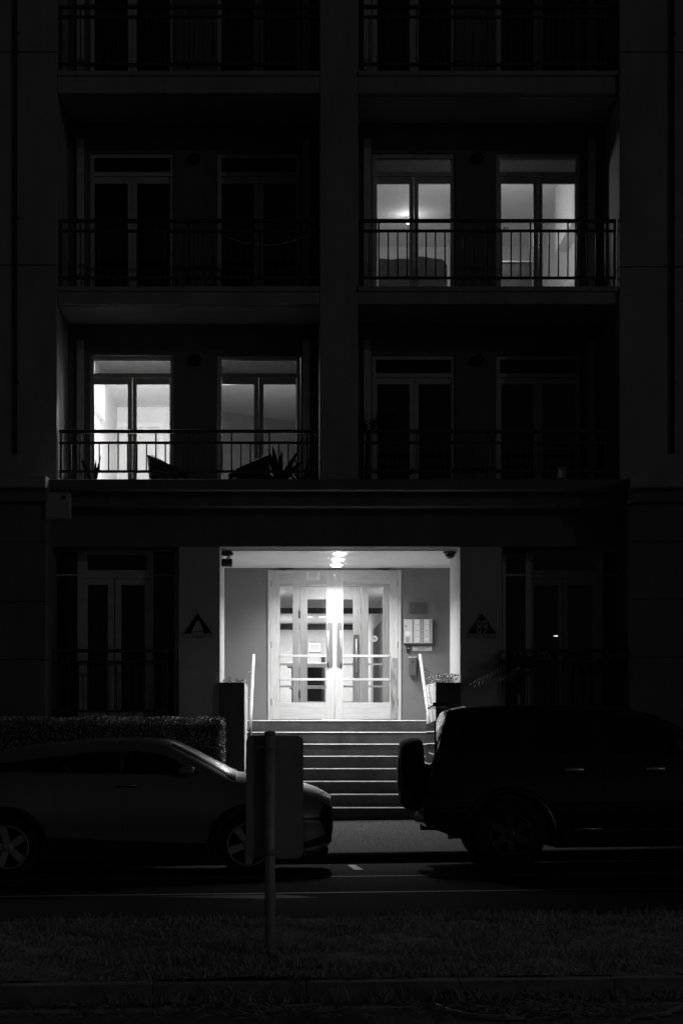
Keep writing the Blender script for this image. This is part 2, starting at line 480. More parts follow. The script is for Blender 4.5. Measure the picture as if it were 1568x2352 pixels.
for bay, (bx0, bx1) in (('A',(XA0,XA1)),('B',(XB0,XB1))):
    for fl in (1,2,3):
        ext = [windows(*WPX[bay][k], *WZ[fl], FL[fl], WY) for k in (0,1)]
        zf, zc = FL[fl], {1:7.275,2:10.125,3:13.0}[fl]
        xs = [bx0+.002, ext[0][0]-.003, ext[0][1]+.003, ext[1][0]-.003, ext[1][1]+.003, bx1-.002]
        mb = MB(); y0,y1 = WY-.03, WY+.17
        mb.box(xs[0],xs[1],y0,y1,zf,zc-.014); mb.box(xs[2],xs[3],y0,y1,zf,zc-.014); mb.box(xs[4],xs[5],y0,y1,zf,zc-.014)
        for k in (0,1): mb.box(xs[1+2*k],xs[2+2*k],y0,y1,ext[k][2]+.003,zc-.014)
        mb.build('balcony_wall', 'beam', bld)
        # shallow pilaster trims at the ends of the bay wall
        MB().box(xs[0]+.12,xs[0]+.22,y0-.05,y0-.002,zf,zc-.25).build('wall_trim','frame',bld,bevel=.004)
        MB().box(xs[5]-.22,xs[5]-.12,y0-.05,y0-.002,zf,zc-.25).build('wall_trim','frame',bld,bevel=.004)
# rooms
RY0, RY1 = WY+.172, 30.9
def room(x0,x1,z0,z1,m='room',y1=RY1): return MB().inbox(x0,x1,RY0,y1,z0+.05,z1).build('room', m, bld)
PT = X(450,WY+1)
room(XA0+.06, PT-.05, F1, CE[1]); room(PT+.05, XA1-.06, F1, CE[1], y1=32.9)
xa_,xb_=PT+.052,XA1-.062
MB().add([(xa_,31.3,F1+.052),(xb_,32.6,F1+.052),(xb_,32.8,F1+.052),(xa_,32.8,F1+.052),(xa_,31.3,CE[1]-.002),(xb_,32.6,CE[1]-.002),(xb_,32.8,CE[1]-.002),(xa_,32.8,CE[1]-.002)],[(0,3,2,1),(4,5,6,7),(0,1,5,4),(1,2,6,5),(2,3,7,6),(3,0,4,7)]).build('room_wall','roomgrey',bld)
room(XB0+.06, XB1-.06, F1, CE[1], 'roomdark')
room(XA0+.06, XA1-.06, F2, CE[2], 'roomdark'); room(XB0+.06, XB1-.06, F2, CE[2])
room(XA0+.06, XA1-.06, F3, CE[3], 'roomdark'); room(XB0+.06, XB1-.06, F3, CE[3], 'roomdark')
# left lit room: architrave of a door in the back wall, bulkhead on the left
yb = RY1-.002
mb = MB(); dx0, dx1 = X(263,yb), X(376,yb); dz = Z(971,yb)
mb.box(dx0,dx0+.08,yb-.03,yb,F1+.05,dz); mb.box(dx1-.08,dx1,yb-.03,yb,F1+.05,dz); mb.box(dx0+.08,dx1-.08,yb-.03,yb,dz-.08,dz)
mb.build('door_architrave','white',bld)
MB().box(dx0+.085,dx1-.085,yb-.02,yb-.001,F1+.05,dz-.085).build('room_door','room',bld)
MB().box(XA0+.062,-3.04,RY0+.3,28.2,6.5,7.198).build('bulkhead','room',bld)
# right lit room: bulkhead, return wall and bright doorway
MB().box(X(1275,27.5),XB1-.062,RY0+.3,27.5,9.05,CE[2]-.002).build('bulkhead','room',bld)
# roof and the solid body behind the rooms
MB().box(-9,11,23.6,43.8,13.6,13.9).build('roof','render',bld)
MB().box(-9,11,43.5,43.8,-.3,13.59).build('rear_wall','render',bld)

# cornice and the beam over the porch
WGL, WGR = X(105,22.9), X(1453,22.9)
MB().box(WGL-.1, WGR+.1, 22.98, 23.49, 4.70, 4.84).build('cornice','beam',bld,bevel=.008)
MB().box(WGL-.1, WGR+.1, 23.22, 23.495, 4.51, 4.697).build('cornice_band','beam',bld,bevel=.008)
MB().box(WGL-.1, WGR+.1, 23.5, 23.95, 4.0, 4.527).build('beam','beam',bld,bevel=.006)
MB().box(XA0,XB1,23.05,23.6,4.55,4.838).build('balcony_upstand','beam',bld) if False else None

# wings: render panels with recessed joints in front of a dark backing
UL, UR = XA0-.004, XB1+.004
def wing(x0, x1, yf, zs, name='wall_panel', m='render'):
    MB().box(x0+.01 if x0>0 else x0, x1-.01 if x1<0 else x1, yf+.02, 31.5, zs[0]+.01, zs[-1]-.01).build('wing_core','groove',bld)
    for a, b in zip(zs[:-1], zs[1:]):
        mb = MB(); mb.box(x0,x1,yf,yf+.3,a+.006,b-.006); mb.build(name,m,bld,bevel=.006)
        # the return face of the wing beside the opening
    xi0, xi1 = (x1-.02, x1) if x1 < 0 else (x0, x0+.02)
    MB().box(xi0,xi1,yf+.302,24.9,zs[0]+.006,zs[-1]-.006).build('wing_return',m,bld)
wing(-9, UL, 23.455, [4.86, Z(608,23.45), Z(118,23.45), 13.6])
wing(UR, 11, 23.455, [4.86, Z(612,23.45), Z(118,23.45), 13.6])
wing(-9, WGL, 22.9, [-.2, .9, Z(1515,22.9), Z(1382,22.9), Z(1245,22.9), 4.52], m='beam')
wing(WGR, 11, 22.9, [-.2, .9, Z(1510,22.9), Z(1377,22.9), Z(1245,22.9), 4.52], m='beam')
for (a,b) in ((-9,WGL+.03),(WGR-.03,11)):
    MB().box(a,b,22.66,22.98 if False else 23.1,4.69,4.855).build('wing_cornice','render',bld,bevel=.008)
    MB().box(a,b,22.78,23.1,4.525,4.688).build('wing_cornice','beam',bld,bevel=.008)
# downpipes on the upper wings
for px in (36, 1545):
    xx = X(px,23.42)
    dp = MB().tube([(xx,23.425,13.5),(xx,23.425,Z(1041,23.425))], .024, 10).build('downpipe','groove',bld,sm=True)
    for zz in (6.2, 8.4, 10.9): MB().box(xx-.04,xx+.04,23.435,23.454,zz,zz+.03).build('pipe_bracket','groove',dp)

# ---- railings (posts, rails and every baluster a piece of its own)
def railing(x0, x1, y, zt, z2, zb, zfloor, sp=0.128, rw=0.046, post_every=4, m='rail'):
    mb = MB(); mb.box(x0, x1, y-.03, y+.03, zt-rw/2, zt+rw/2); rl = mb.build('railing', m, bld, bevel=.006)
    MB().box(x0,x1,y-.018,y+.018,z2-.017,z2+.017).build('rail_bar', m, rl)
    MB().box(x0,x1,y-.018,y+.018,zb-.017,zb+.017).build('rail_bar', m, rl)
    n = int((x1-x0)/sp); off = ((x1-x0)-n*sp)/2
    me = MB().box(-.009,.009,-.009,.009,zb+.017,z2-.017).mesh('baluster', m)
    mp = MB().box(-.013,.013,-.013,.013,zfloor,zt-rw/2).mesh('railing_post', m)
    for i in range(n+1):
        xx = x0+off+i*sp
        if i % post_every == 2 or i in (0,n):
            mpp = MB().box(xx-.011,xx+.011,y-.011,y+.011,z2+.017,zt-rw/2).build('rail_spacer', m, rl)
        o = link('baluster', me, rl); o.location = (xx, y, 0)
    for xx in (x0+.02, (x0+x1)/2, x1-.02):
        o = link('railing_post', mp, rl); o.location = (xx, y+.032, 0)
    return rl
RYL = 23.6
for (a,b) in ((XA0+.01,XA1-.01),(XB0+.02,XB1-.02)):
    railing(a,b,RYL,Z(991,RYL),Z(1017,RYL),Z(1083,RYL),F1)
    railing(a,b,RYL,Z(507,RYL),Z(530,RYL),Z(638,RYL),F2)
    railing(a,b,RYL,Z(15,RYL),Z(38,RYL),Z(147,RYL),F3)

# ---- ground floor windows left and right of the porch
GW = 23.95
def ground_window(x0,x1,m1,m2,lp,rp,fl):
    "m1,m2 mullions (px pairs), lp,rp leaf panes"
    D = GW; zh, zt0, zt1 = Z(1258,D), Z(1318,D), Z(1323,D); zs = 1.66
    mb = MB(); f = .05
    mb.box(X(x0,D),X(x0,D)+f,D,D+.1,zs,zh); mb.box(X(x1,D)-f,X(x1,D),D,D+.1,zs,zh)
    mb.box(X(x0,D)+f,X(x1,D)-f,D,D+.1,zh-.05,zh)
    for (p,q) in (m1,m2): mb.box(X(p,D),X(q,D),D-.01,D+.1,zs,zh-.05)
    mb.box(X(x0,D)+f,X(m1[0],D),D+.01,D+.1,zt1,zt0); mb.box(X(m1[1],D),X(m2[0],D),D+.01,D+.1,zt1-.03,zt0); mb.box(X(m2[1],D),X(x1,D)-f,D+.01,D+.1,zt1,zt0)
    w = mb.build('window','frame',bld,bevel=.004)
    for (a,b) in ((X(x0,D)+f,X(m1[0],D)),(X(m2[1],D),X(x1,D)-f)):
        MB().box(a,b,D+.05,D+.056,zt0,zh-.05).build('pane','glass',w); MB().box(a,b,D+.05,D+.056,zs,zt1).build('pane','glass',w)
    a,b = X(m1[1],D),X(m2[0],D)
    # opening transom light
    ta,tb = a+.002,b-.002; q = MB()
    q.box(ta,ta+.05,D+.012,D+.06,zt0+.002,zh-.052); q.box(tb-.05,tb,D+.012,D+.06,zt0+.002,zh-.052); q.box(ta+.05,tb-.05,D+.012,D+.06,zh-.10,zh-.052); q.box(ta+.05,tb-.05,D+.012,D+.06,zt0+.002,zt0+.05)
    q.build('transom_frame','frame',w,bevel=.003); MB().box(ta+.05,tb-.05,D+.03,D+.036,zt0+.05,zh-.10).build('pane','glass',w)
    for (pa,pb,ea,eb) in ((X(lp[0],D),X(lp[1],D),a+.002,(X(lp[1],D)+X(rp[0],D))/2-.006),(X(rp[0],D),X(rp[1],D),(X(lp[1],D)+X(rp[0],D))/2+.006,b-.002)):
        q = MB(); zt=zt1-.034
        q.box(ea,pa,D+.012,D+.06,zs,zt); q.box(pb,eb,D+.012,D+.06,zs,zt); q.box(pa,pb,D+.012,D+.06,zt-.09,zt); q.box(pa,pb,D+.012,D+.06,zs,zs+.12)
        q.build('window_leaf','frame',w,bevel=.004); MB().box(pa,pb,D+.03,D+.036,zs+.12,zt-.09).build('pane','glass',w)
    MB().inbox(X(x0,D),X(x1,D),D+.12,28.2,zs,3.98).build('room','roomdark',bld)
    MB().box(X(x0,D)-.1,X(x1,D)+.1,23.35,24.1,1.5,1.65).build('balcony_slab','render',bld)
    MB().box(X(x0,D)-.1,X(x1,D)+.1,23.5,24.1,-.2,1.498).build('base_wall','beam',bld)
    return w
ground_window(121,409,(178,192),(345,352),(201,247),(278,332),0)
ground_window(1153,1437,(1206,1216),(1376,1383),(1226,1282),(1303,1361),0)
railing(X(106,RYL),X(388,RYL),RYL-.1,Z(1495,RYL-.1),Z(1521,RYL-.1),Z(1634,RYL-.1),1.65)
railing(X(1160,RYL),X(1452,RYL),RYL-.1,Z(1495,RYL-.1),Z(1521,RYL-.1),Z(1634,RYL-.1),1.65)
# filler walls over the ground floor windows
for (a,b) in ((WGL,X(410,F0)),(X(1152,F0),WGR)):
    MB().box(a,b,23.952,24.4,3.995,4.527).build('spandrel','beam',bld)

# ---- porch
PL0,PL1 = X(410,F0),X(505,F0); PR0,PR1 = X(1056,F0),X(1152,F0)
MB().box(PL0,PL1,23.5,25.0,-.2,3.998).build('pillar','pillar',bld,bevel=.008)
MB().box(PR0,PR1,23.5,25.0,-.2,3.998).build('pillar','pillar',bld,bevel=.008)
CX0,CX1 = PL0+.02, PR1-.02
DY = 26.7
MB().box(CX0-.08,CX0,25.002,DY+.2,1.4,3.99).build('porch_side_wall','pillar',bld)
MB().box(CX1,CX1+.08,25.002,DY+.2,1.4,3.99).build('porch_side_wall','pillar',bld)
MB().box(PL1,PR0,23.952,25.0,3.985,4.3).build('porch_ceiling','white',bld)
MB().box(CX0,CX1,25.002,DY+.2,3.985,4.3).build('porch_ceiling','white',bld)
DX0,DX1 = X(615,DY),X(921,DY); DTOP = Z(1309,DY)
MB().box(CX0,DX0,DY,DY+.2,1.4,3.984).build('porch_back_wall','greywall',bld)
MB().box(DX1,CX1,DY,DY+.2,1.4,3.984).build('porch_back_wall','greywall',bld)
MB().box(DX0,DX1,DY,DY+.2,DTOP,3.984).build('door_head','greywall',bld)
fl=1.652
for (p,q) in ((DX0,X(622,DY)),(X(914,DY),DX1)): MB().box(p,q,DY-.02,DY+.1,fl,DTOP-.002).build('door_jamb','timber',bld,bevel=.004)
def entry_leaf(ex0,ex1,gx0,gx1,px0,px1,worn,D=DY,hand=1):
    e0,e1,g0,g1 = X(ex0,D)+.003,X(ex1,D)-.003,X(gx0,D),X(gx1,D)
    zt=DTOP-.006; zb=fl+.012; gt=Z(1342,D); gb=Z(1614,D)
    y0,y1 = D+.0,D+.05
    q=MB(); q.box(e0,g0,y0,y1,zb,zt); q.box(g1,e1,y0,y1,zb,zt)
    d=q.build('door','timber',bld,bevel=.004)
    MB().box(g0,g1,y0+.001,y1,gt+.06,zt).build('door_rail','timberh',d,bevel=.003)
    MB().box(g0,g1,y0+.001,y1,zb,gb).build('kick_panel','timberh',d,bevel=.003)
    # glazing bead under the top rail, bars
    MB().prism_x([(y0+.004,gt+.058),(y0+.03,gt+.01),(y1,gt+.01),(y1,gt+.058)],g0,g1).build('glazing_bead','timberh',d)
    for py in (1507,1561):
        z=Z(py,D); MB().box(g0-.004,g1+.004,y0-.012,y1,z-.018,z+.018).build('glazing_bar','timberh',d,bevel=.004)
    MB().box(g0,g1,y0+.03,y0+.036,gb,gt+.01).build('pane','doorglass',d)
    # push plate and pull handle
    pa,pb = X(px0,D),X(px1,D); zt2,zb2=Z(1429,D),Z(1535,D); r=(pb-pa)/2
    poly=[(pa,zb2+r)]+[( (pa+pb)/2-r*math.cos(t), zb2+r-r*math.sin(t)) for t in np.linspace(0.3,math.pi-.3,7)]+[(pb,zb2+r),(pb,zt2-r)]+[((pa+pb)/2+r*math.cos(t), zt2-r+r*math.sin(t)) for t in np.linspace(.3,math.pi-.3,7)]+[(pa,zt2-r)]
    MB().prism_y(poly,y0-.006,y0-.001).build('push_plate','satin',d)
    hx = pa+.02 if hand>0 else pb-.02
    MB().tube([(hx,y0-.006,zt2-.14),(hx,y0-.05,zt2-.15),(hx,y0-.05,zb2+.1),(hx,y0-.006,zb2+.09)],.011,8).build('pull_handle','steel',d,sm=True)
    MB().box(hx-.012,hx+.012,y0-.02,y0-.007,zb2+.012,zb2+.06).build('lock','black',d)
    # hinges
    hxx = e0 if hand>0 else e1
    for py in (1341,1481,1612):
        z=Z(py,D); MB().tube([(hxx,y0-.012,z-.05),(hxx,y0-.012,z+.05)],.011,8).build('hinge','satin',d)
    # closer
    c0,c1 = ((636,679) if hand>0 else (858,900))
    MB().box(X(c0,D),X(c1,D),y0-.06,y0-.002,Z(1319,D),Z(1311,D)).build('door_closer','ivory',d,bevel=.004)
    if hand>0: pts=[(X(655,D),y0-.05,Z(1310,D)),(X(640,D),y0-.16,Z(1308.5,D)),(X(668,D),y0-.01,Z(1306,D))]
    else: pts=[(X(880,D),y0-.05,Z(1310,D)),(X(895,D),y0-.16,Z(1308.5,D)),(X(868,D),y0-.01,Z(1306,D))]
    MB().tube(pts,.008,6).build('closer_arm','black',d)
    return d
entry_leaf(622,768,642,749,750,764,False,hand=1)
entry_leaf(768,914,788,895,773,786,True,hand=-1)
# worn streak of timber on the outer stile of the right leaf: bare wood
MB().box(X(896.5,DY),X(912,DY),DY-.0035,DY-.0005,fl+.02,fl+.95).build('worn_timber','worn',bld)
# vestibule and lobby
VX0,VX1 = DX0-.05,DX1+.05
MB().inbox(VX0,VX1,DY+.202,28.15,1.62,3.9).build('vestibule','white',bld) if False else None
mb=MB(); mb.box(VX0-.04,VX0,DY+.2,42.04,1.61,3.95); mb.box(VX1,VX1+.04,DY+.2,42.04,1.61,3.95); mb.box(VX0,VX1,42,42.04,1.61,3.95); mb.box(VX0-.04,VX1+.04,DY+.202,42.04,3.95,3.99)
mb.build('lobby_wall','room',bld)
MB().box(VX0,VX1,DY+.05,42,1.55,1.648).build('lobby_floor','floor',bld)
IY=28.2
mb=MB(); zt=Z(1348,IY)
for (p,q) in ((622,643),(672,687),(829,846),(879,905)): mb.box(X(p,IY),X(q,IY),IY,IY+.09,1.65,3.94)
mb.box(X(622,IY),X(905,IY),IY+.001,IY+.088,zt+.005,3.94)
fr=mb.build('inner_door_frame','timber',bld,bevel=.004)
for (p,q) in ((643,672),(846,879)):
    a,b=X(p,IY),X(q,IY)
    MB().box(a,b,IY+.04,IY+.046,1.80,zt).build('sidelight_pane','doorglass',fr)
    MB().box(a,b,IY+.01,IY+.08,1.65,1.80).build('sidelight_panel','timberh',fr)
    for py in (1526,1577):
        z=Z(py,IY); MB().box(a,b,IY-.01,IY+.07,z-.016,z+.016).build('glazing_bar','timberh',fr)
e0,e1=X(688,IY),X(828,IY); g0,g1=e0+.125,e1-.125; gt=Z(1377,IY); gb=1.95
q=MB(); q.box(e0,g0,IY+.01,IY+.055,1.66,zt); q.box(g1,e1,IY+.01,IY+.055,1.66,zt)
idr=q.build('inner_door','timber',bld,bevel=.004)
MB().box(g0,g1,IY+.011,IY+.055,gt,zt).build('door_rail','timberh',idr,bevel=.003)
MB().box(g0,g1,IY+.011,IY+.055,1.66,gb).build('kick_panel','timberh',idr,bevel=.003)
MB().box(g0,g1,IY+.03,IY+.036,gb,gt).build('pane','doorglass',idr)
for py in (1526,1577):
    z=Z(py,IY); MB().box(g0,g1,IY-.005,IY+.055,z-.016,z+.016).build('glazing_bar','timberh',idr,bevel=.004)
MB().box(X(812,IY),X(824,IY),IY-.002,IY+.009,Z(1558,IY),Z(1458,IY)).build('push_plate','satin',idr)
MB().tube([(X(818,IY),IY-.05,Z(1545,IY)),(X(818,IY),IY-.05,Z(1468,IY))],.014,8).build('pull_handle','steel',idr,sm=True)
for (zz) in (3.3,2.0): MB().box(X(686,IY),X(689,IY),IY-.012,IY+.012,zz,zz+.12).build('hinge','black',idr)
# lobby beams, light panel
MB().box(VX0,VX1,30.0,30.15,3.485,3.58).build('lobby_beam','timberdark',bld)
MB().box(VX0+.001,VX1-.001,41.9,41.998,3.80,3.92).build('lobby_beam','black',bld)
for (px,yy) in ((709,39),(740,39),(716,36.5)):
    MB().lathe([(.09,3.949),(.09,3.93),(.04,3.925)],(X(px,yy),yy,0),'z',16).build('lobby_downlight','glow2',bld)
lamp('lobby_light','AREA',(.5,40.0,3.9),130,bld,size=.6)
lp=MB().box(.15,1.15,30.6,31.6,3.93,3.949).build('light_panel','glow2',bld)
lamp('lobby_light','AREA',(.65,31.1,3.92),150,bld,size=1.0,shape='SQUARE')
lamp('vestibule_light','AREA',(.6,27.5,3.90),25,bld,size=.3)
MB().box(.3,.7,27.4,27.6,3.93,3.949).build('light_panel','glow2',bld)
# dark timber wall panel inside, left of the lobby
MB().box(VX0+.001,VX0+.05,28.4,36.9,1.65,3.5).build('lobby_panelling','timberdark',bld)
MB().box(X(738,41.9),X(746,41.9),41.93,41.998,1.65,3.2).build('lobby_dark_door','black',bld)
MB().box(VX1-.05,VX1-.001,29,36,1.65,3.5).build('lobby_panelling','beam',bld)

# ---- downlights in the porch ceiling
words=['nearest the street','in the middle of the row','nearest the doors']
for k,(yy) in enumerate((24.19,25.07,26.0)):
    d=thing('downlight','round lit porch downlight '+words[k],'downlight',(.652,yy,3.985),group='porch downlights')
    MB().lathe([(.105,3.984),(.112,3.978),(.1,3.97),(.09,3.983)],(.652,yy,0),'z',24,caps=False).build('trim_ring','white',d,sm=True)
    MB().lathe([(.09,3.982),(.088,3.962),(.065,3.948),(.03,3.942)],(.652,yy,0),'z',24).build('lamp_lens','glow',d,sm=True)
    lamp('downlight_lamp','AREA',(.652,yy,3.936),[43,41,44][k],d,size=.11,spread=R(144))

# ---- staircase
st=thing('entrance_staircase','wide tiled entrance steps with pale nosing strips up to the doors','stairs',(.6,23.1,.33))
SX0,SX1=-.645,1.92
for k in range(8):
    y0=23.1+.28*k; z1=.33+.165*(k+1); z0=z1-.165
    yend = y0+.285 if k<7 else 25.08
    stp=MB().box(SX0,SX1,y0+.012,y0+.32 if k<7 else 25.4,z0-(.4 if k==0 else .02),z1-.002).build('step','riser',st)
    xs=[SX0,.12 if k%2 else -.25,1.02 if k%2 else .7,SX1]
    for a,b in zip(xs[:-1],xs[1:]): MB().box(a+.0015,b-.0015,y0,y0+.012,z0+.004,z1-.02).build('riser_tile','riser',stp)
    MB().prism_x([(y0-.008,z1-.012),(y0-.008,z1-.008),(y0-.001,z1+.002),(y0+.032,z1+.002),(y0+.032,z1-.012)],SX0,SX1).build('nosing','nosing',stp)
MB().box(CX0,CX1,25.402,DY+.05,1.5,1.65).build('landing','floor',st)
MB().box(CX0,SX0-.001,25.14,25.4,1.5,1.65).build('landing','floor',st)
MB().box(SX1+.001,CX1,25.14,25.4,1.5,1.65).build('landing','floor',st)
for (a,b,w) in ((-.989,-.650,'left of the steps, beside the hedge'),(1.925,2.254,'right of the steps, behind the black off-road car')):
    p=thing('planter','tall rendered planter wall '+w,'planter',((a+b)/2,23.0,.3),group='planters flanking the steps')
    mb=MB(); zt=2.16
    mb.box(a,b,23.432,25.12,.0,zt-.12); mb.box(a,a+.05,23.432,25.12,zt-.12,zt); mb.box(b-.05,b,23.432,25.12,zt-.12,zt); mb.box(a+.05,b-.05,23.432,23.48,zt-.12,zt); mb.box(a+.05,b-.05,25.07,25.12,zt-.12,zt)
    mb.build('planter_wall','planter',p,bevel=.005)
    MB().box(a-.002,b+.002,23.42,23.431,.0,zt+.002).build('shaded_front','plantershade',p)  # dark facing puts the unlit front of the planter into its colour
    MB().box(a+.051,b-.051,23.481,25.069,zt-.118,zt-.04).build('planter_soil','soil',p)
    cx=(a+b)/2
    s=thing('planter_shrub','small pale leafy plants in the planter '+w,'shrub',(cx,24,zt-.04),group='planter plants')
    right = cx>0
    def smp(n,right=right,a=a,b=b,zt=zt):
        y=rng.uniform(23.5,24.9,n); x=rng.uniform(a+.02,b-.02,n); h=rng.uniform(0,.17 if right else .09,n)
        return np.stack([x+rng.normal(0,.02,n),y,zt-.05+h],1)
    leaves(1100 if right else 600,smp,.032,'foliage','leaf2',s)
    tw=MB()
    for i in range(30):
        x=random.uniform(a+.06,b-.06); y=random.uniform(23.5,24.9); tw.tube([(x,y,zt-.06),(x+random.uniform(-.04,.04),y,zt+random.uniform(.02,.1))],.003,4)
    tw.build('stems','twig',s,kind='stuff')
# handrails
for (hx,side,w) in ((-.57,-1,'left of the entrance steps, cut off low by the street sign'),(1.85,1,'right of the entrance steps, running down to the black car')):
    h=thing('handrail','bright steel handrail '+w,'handrail',(hx,24.2,1.6),group='stair handrails')
    zA=Z(1505,25.28); sl=.583
    MB().tube([(hx,25.28,zA),(hx,23.25,zA-2.03*sl)],.022,12).build('rail','steel',h,sm=True)
    for yy in (25.0,24.35,23.6):
        zz=zA-(25.28-yy)*sl
        MB().tube([(hx,yy,zz-.02),(hx,yy,zz-.075),(hx+side*.065,yy,zz-.09)],.007,6).build('rail_bracket','steel',h)
# ------------------------------------------------------------------ fittings in the porch
s=thing('intercom_panel','pale entry intercom with three columns of call buttons beside the doors','intercom',(X(959,DY),DY,2.7))
ix0,ix1,iz0,iz1=X(926,DY),X(992,DY),Z(1480,DY),Z(1421,DY)
MB().box(ix0,ix1,DY-.085,DY-.001,iz0,iz1).build('case','greyobj',s,bevel=.004)
cw=(ix1-ix0)/3
for k in range(3):
    a=ix0+k*cw+.006; b=ix0+(k+1)*cw-.006
    col=MB().box(a,b,DY-.096,DY-.086,iz0+.012,iz1-.012).build('button_column','ivory',s,bevel=.004)
    MB().box(a+.02,b-.02,DY-.09,DY-.086,iz1-.011,iz1-.003).build('column_clip','black',col)
    MB().box(a+.02,b-.02,DY-.09,DY-.086,iz0+.003,iz0+.011).build('column_clip','black',col)
    if k:
        for r in range(4):
            zc=iz1-.055-r*.088
            for j in range(4):
                MB().box(a+.028,b-.042,DY-.099,DY-.0965,zc-.036+.018*j,zc-.036+.018*j+.014).build('name_card','paper',col)
                MB().box(b-.036,b-.024,DY-.1,DY-.0965,zc-.036+.018*j,zc-.036+.018*j+.012).build('call_button','greyobj',col)
    else:
        MB().box(a+.02,a+.036,DY-.1,DY-.0965,iz1-.135,iz1-.11).build('camera_eye','black',col)
        MB().box(a+.028,b-.03,DY-.1,DY-.0965,iz0+.125,iz0+.19).build('keypad','paper',col)
        for j in range(5): MB().box(a+.024,a+.074,DY-.099,DY-.0965,iz0+.03+.016*j,iz0+.036+.016*j).build('speaker_slot','ink',col)
def flat_print(parent,x0,z0,rows,y):
    mb=MB()
    for (xa,xb,z,h) in rows: mb.box(x0+xa,x0+xb,y-.0016,y,z0+z,z0+z+h)
    mb.build('print','ink',parent)
# plaque
px0,px1,pz0,pz1=X(939,DY),X(981,DY),Z(1409,DY),Z(1384,DY)
pq=MB().box(px0,px1,DY-.012,DY-.001,pz0,pz1).build('plaque','plate'); tag(pq,'grey metal plaque above the intercom panel','plaque')
w_,h_=px1-px0,pz1-pz0
pr=MB(); pr.prism_y([(px0+w_*.18,pz1-h_*.22),(px0+w_*.25,pz1-h_*.31),(px0+w_*.32,pz1-h_*.22),(px0+w_*.25,pz1-h_*.14)],DY-.0135,DY-.0121); pr.build('emblem','ink',pq)
flat_print(pq,px0,pz0,[(w_*.18,w_*.38,h_*.56,.006),(w_*.4,w_*.75,h_*.62,.004),(w_*.4,w_*.7,h_*.56,.004),(w_*.18,w_*.68,h_*.5,.003),(w_*.06,w_*.12,h_*.14,.022),(w_*.16,w_*.36,h_*.15,.004),(w_*.7,w_*.85,h_*.14,.005)],DY-.0121)
nx0,nx1,nz0,nz1=X(947,DY),X(991,DY),Z(1495,DY),Z(1485,DY)
nt_=MB().box(nx0,nx1,DY-.01,DY-.001,nz0,nz1).build('notice_plate','paper'); tag(nt_,'thin white notice strip below the intercom panel','notice')
w_,h_=nx1-nx0,nz1-nz0
flat_print(nt_,nx0,nz0,[(w_*.06,w_*.92,h_*.78,.006),(w_*.15,w_*.85,h_*.56,.006),(w_*.32,w_*.66,h_*.37,.006),(w_*.06,w_*.94,h_*.16,.006)],DY-.0101)
cr=MB().box(X(933,DY),X(940,DY),DY-.035,DY-.001,Z(1499,DY),Z(1486,DY)).build('card_reader','black',bevel=.004); tag(cr,'small black key reader below the left of the intercom panel','card reader')
MB().box(X(935,DY),X(938.5,DY),DY-.037,DY-.0355,Z(1490,DY),Z(1488.5,DY)).build('indicator','paper',cr)
lb=thing('letter_box','dark metal box on the grey wall below the intercom','box',(X(946,DY),DY,2.4))
bx0,bx1,bz0,bz1=X(938.5,DY),X(954,DY),Z(1552,DY),Z(1512,DY)
MB().box(bx0,bx1,DY-.1,DY-.001,bz0,bz1).build('box_body','greyobj',lb,bevel=.004)
MB().prism_x([(DY-.108,bz1+.002),(DY-.108,bz1+.008),(DY-.002,bz1+.02),(DY-.002,bz1+.002)],bx0-.004,bx1+.004).build('lid','ivory',lb)
MB().disc_y((bx0+bx1)/2,DY-.103,bz1-.06,.012,.003,12).build('key_lock','chrome',lb)
dn=MB().box(X(704,DY),X(734,DY),DY-.004,DY-.0015,Z(1333,DY),Z(1313.5,DY)).build('door_notice','paper'); tag(dn,'white paper notice stuck on the top rail of the left door','notice')
a=X(704,DY); b=Z(1333,DY)
flat_print(dn,a,b,[(.03,.17,.108,.008),(.03,.16,.085,.005),(.03,.17,.065,.005),(.03,.15,.045,.005),(.02,.18,.015,.004)],DY-.0041)
# cameras
c=thing('security_camera','black turret security camera at the top left corner of the porch','camera',(X(520,F0),24.0,3.9))
MB().lathe([(.05,3.984),(.05,3.96),(.035,3.95)],(-.88,24.15,0),'z',16).build('mount','cream',c,sm=True)
MB().tube([(-.88,24.15,3.955),(-.88,24.1,3.9),(-.9,24.0,3.88)],.018,8).build('arm','cream',c,sm=True)
MB().lathe([(.03,-.12),(.052,-.115),(.056,-.02),(.06,.02),(.03,.03)],(-.86,24.05,3.83),'x',16).build('camera_body','black',c,sm=True)
MB().lathe([(.02,3.984),(.075,3.975),(.09,3.95),(.085,3.93),(.02,3.92)],(-.905,24.02,0),'z',20).build('hood','dark',c,sm=True)
c=thing('security_camera','black dome security camera at the top right corner of the porch','camera',(X(1043,F0),23.9,3.9))
prof=[(.085,0),(.09,-.02)]+[(.075*math.cos(t),-.025-.075*math.sin(t)) for t in np.linspace(0,1.5,7)]
MB().lathe(prof,(2.17,24.05,3.984),'z',20).build('dome','carglass',c,sm=True)
MB().lathe([(.095,0),(.095,-.018),(.088,-.022)],(2.17,24.05,3.9845),'z',20).build('base_ring','dark',c,sm=True)
# siren box on the left wing
c=thing('alarm_box','pale square alarm box under the left cornice','alarm box',(-3.1,22.95,4.3))
bx=MB(); bx.box(WGL+.001,X(161,22.85),22.84,22.995,Z(1190,22.85),Z(1131,22.85)); bx.build('box_body','cream',c,bevel=.012)
MB().disc_y(X(146,22.84),22.832,Z(1143,22.84),.028,.006,16).build('siren_hole','black',c)
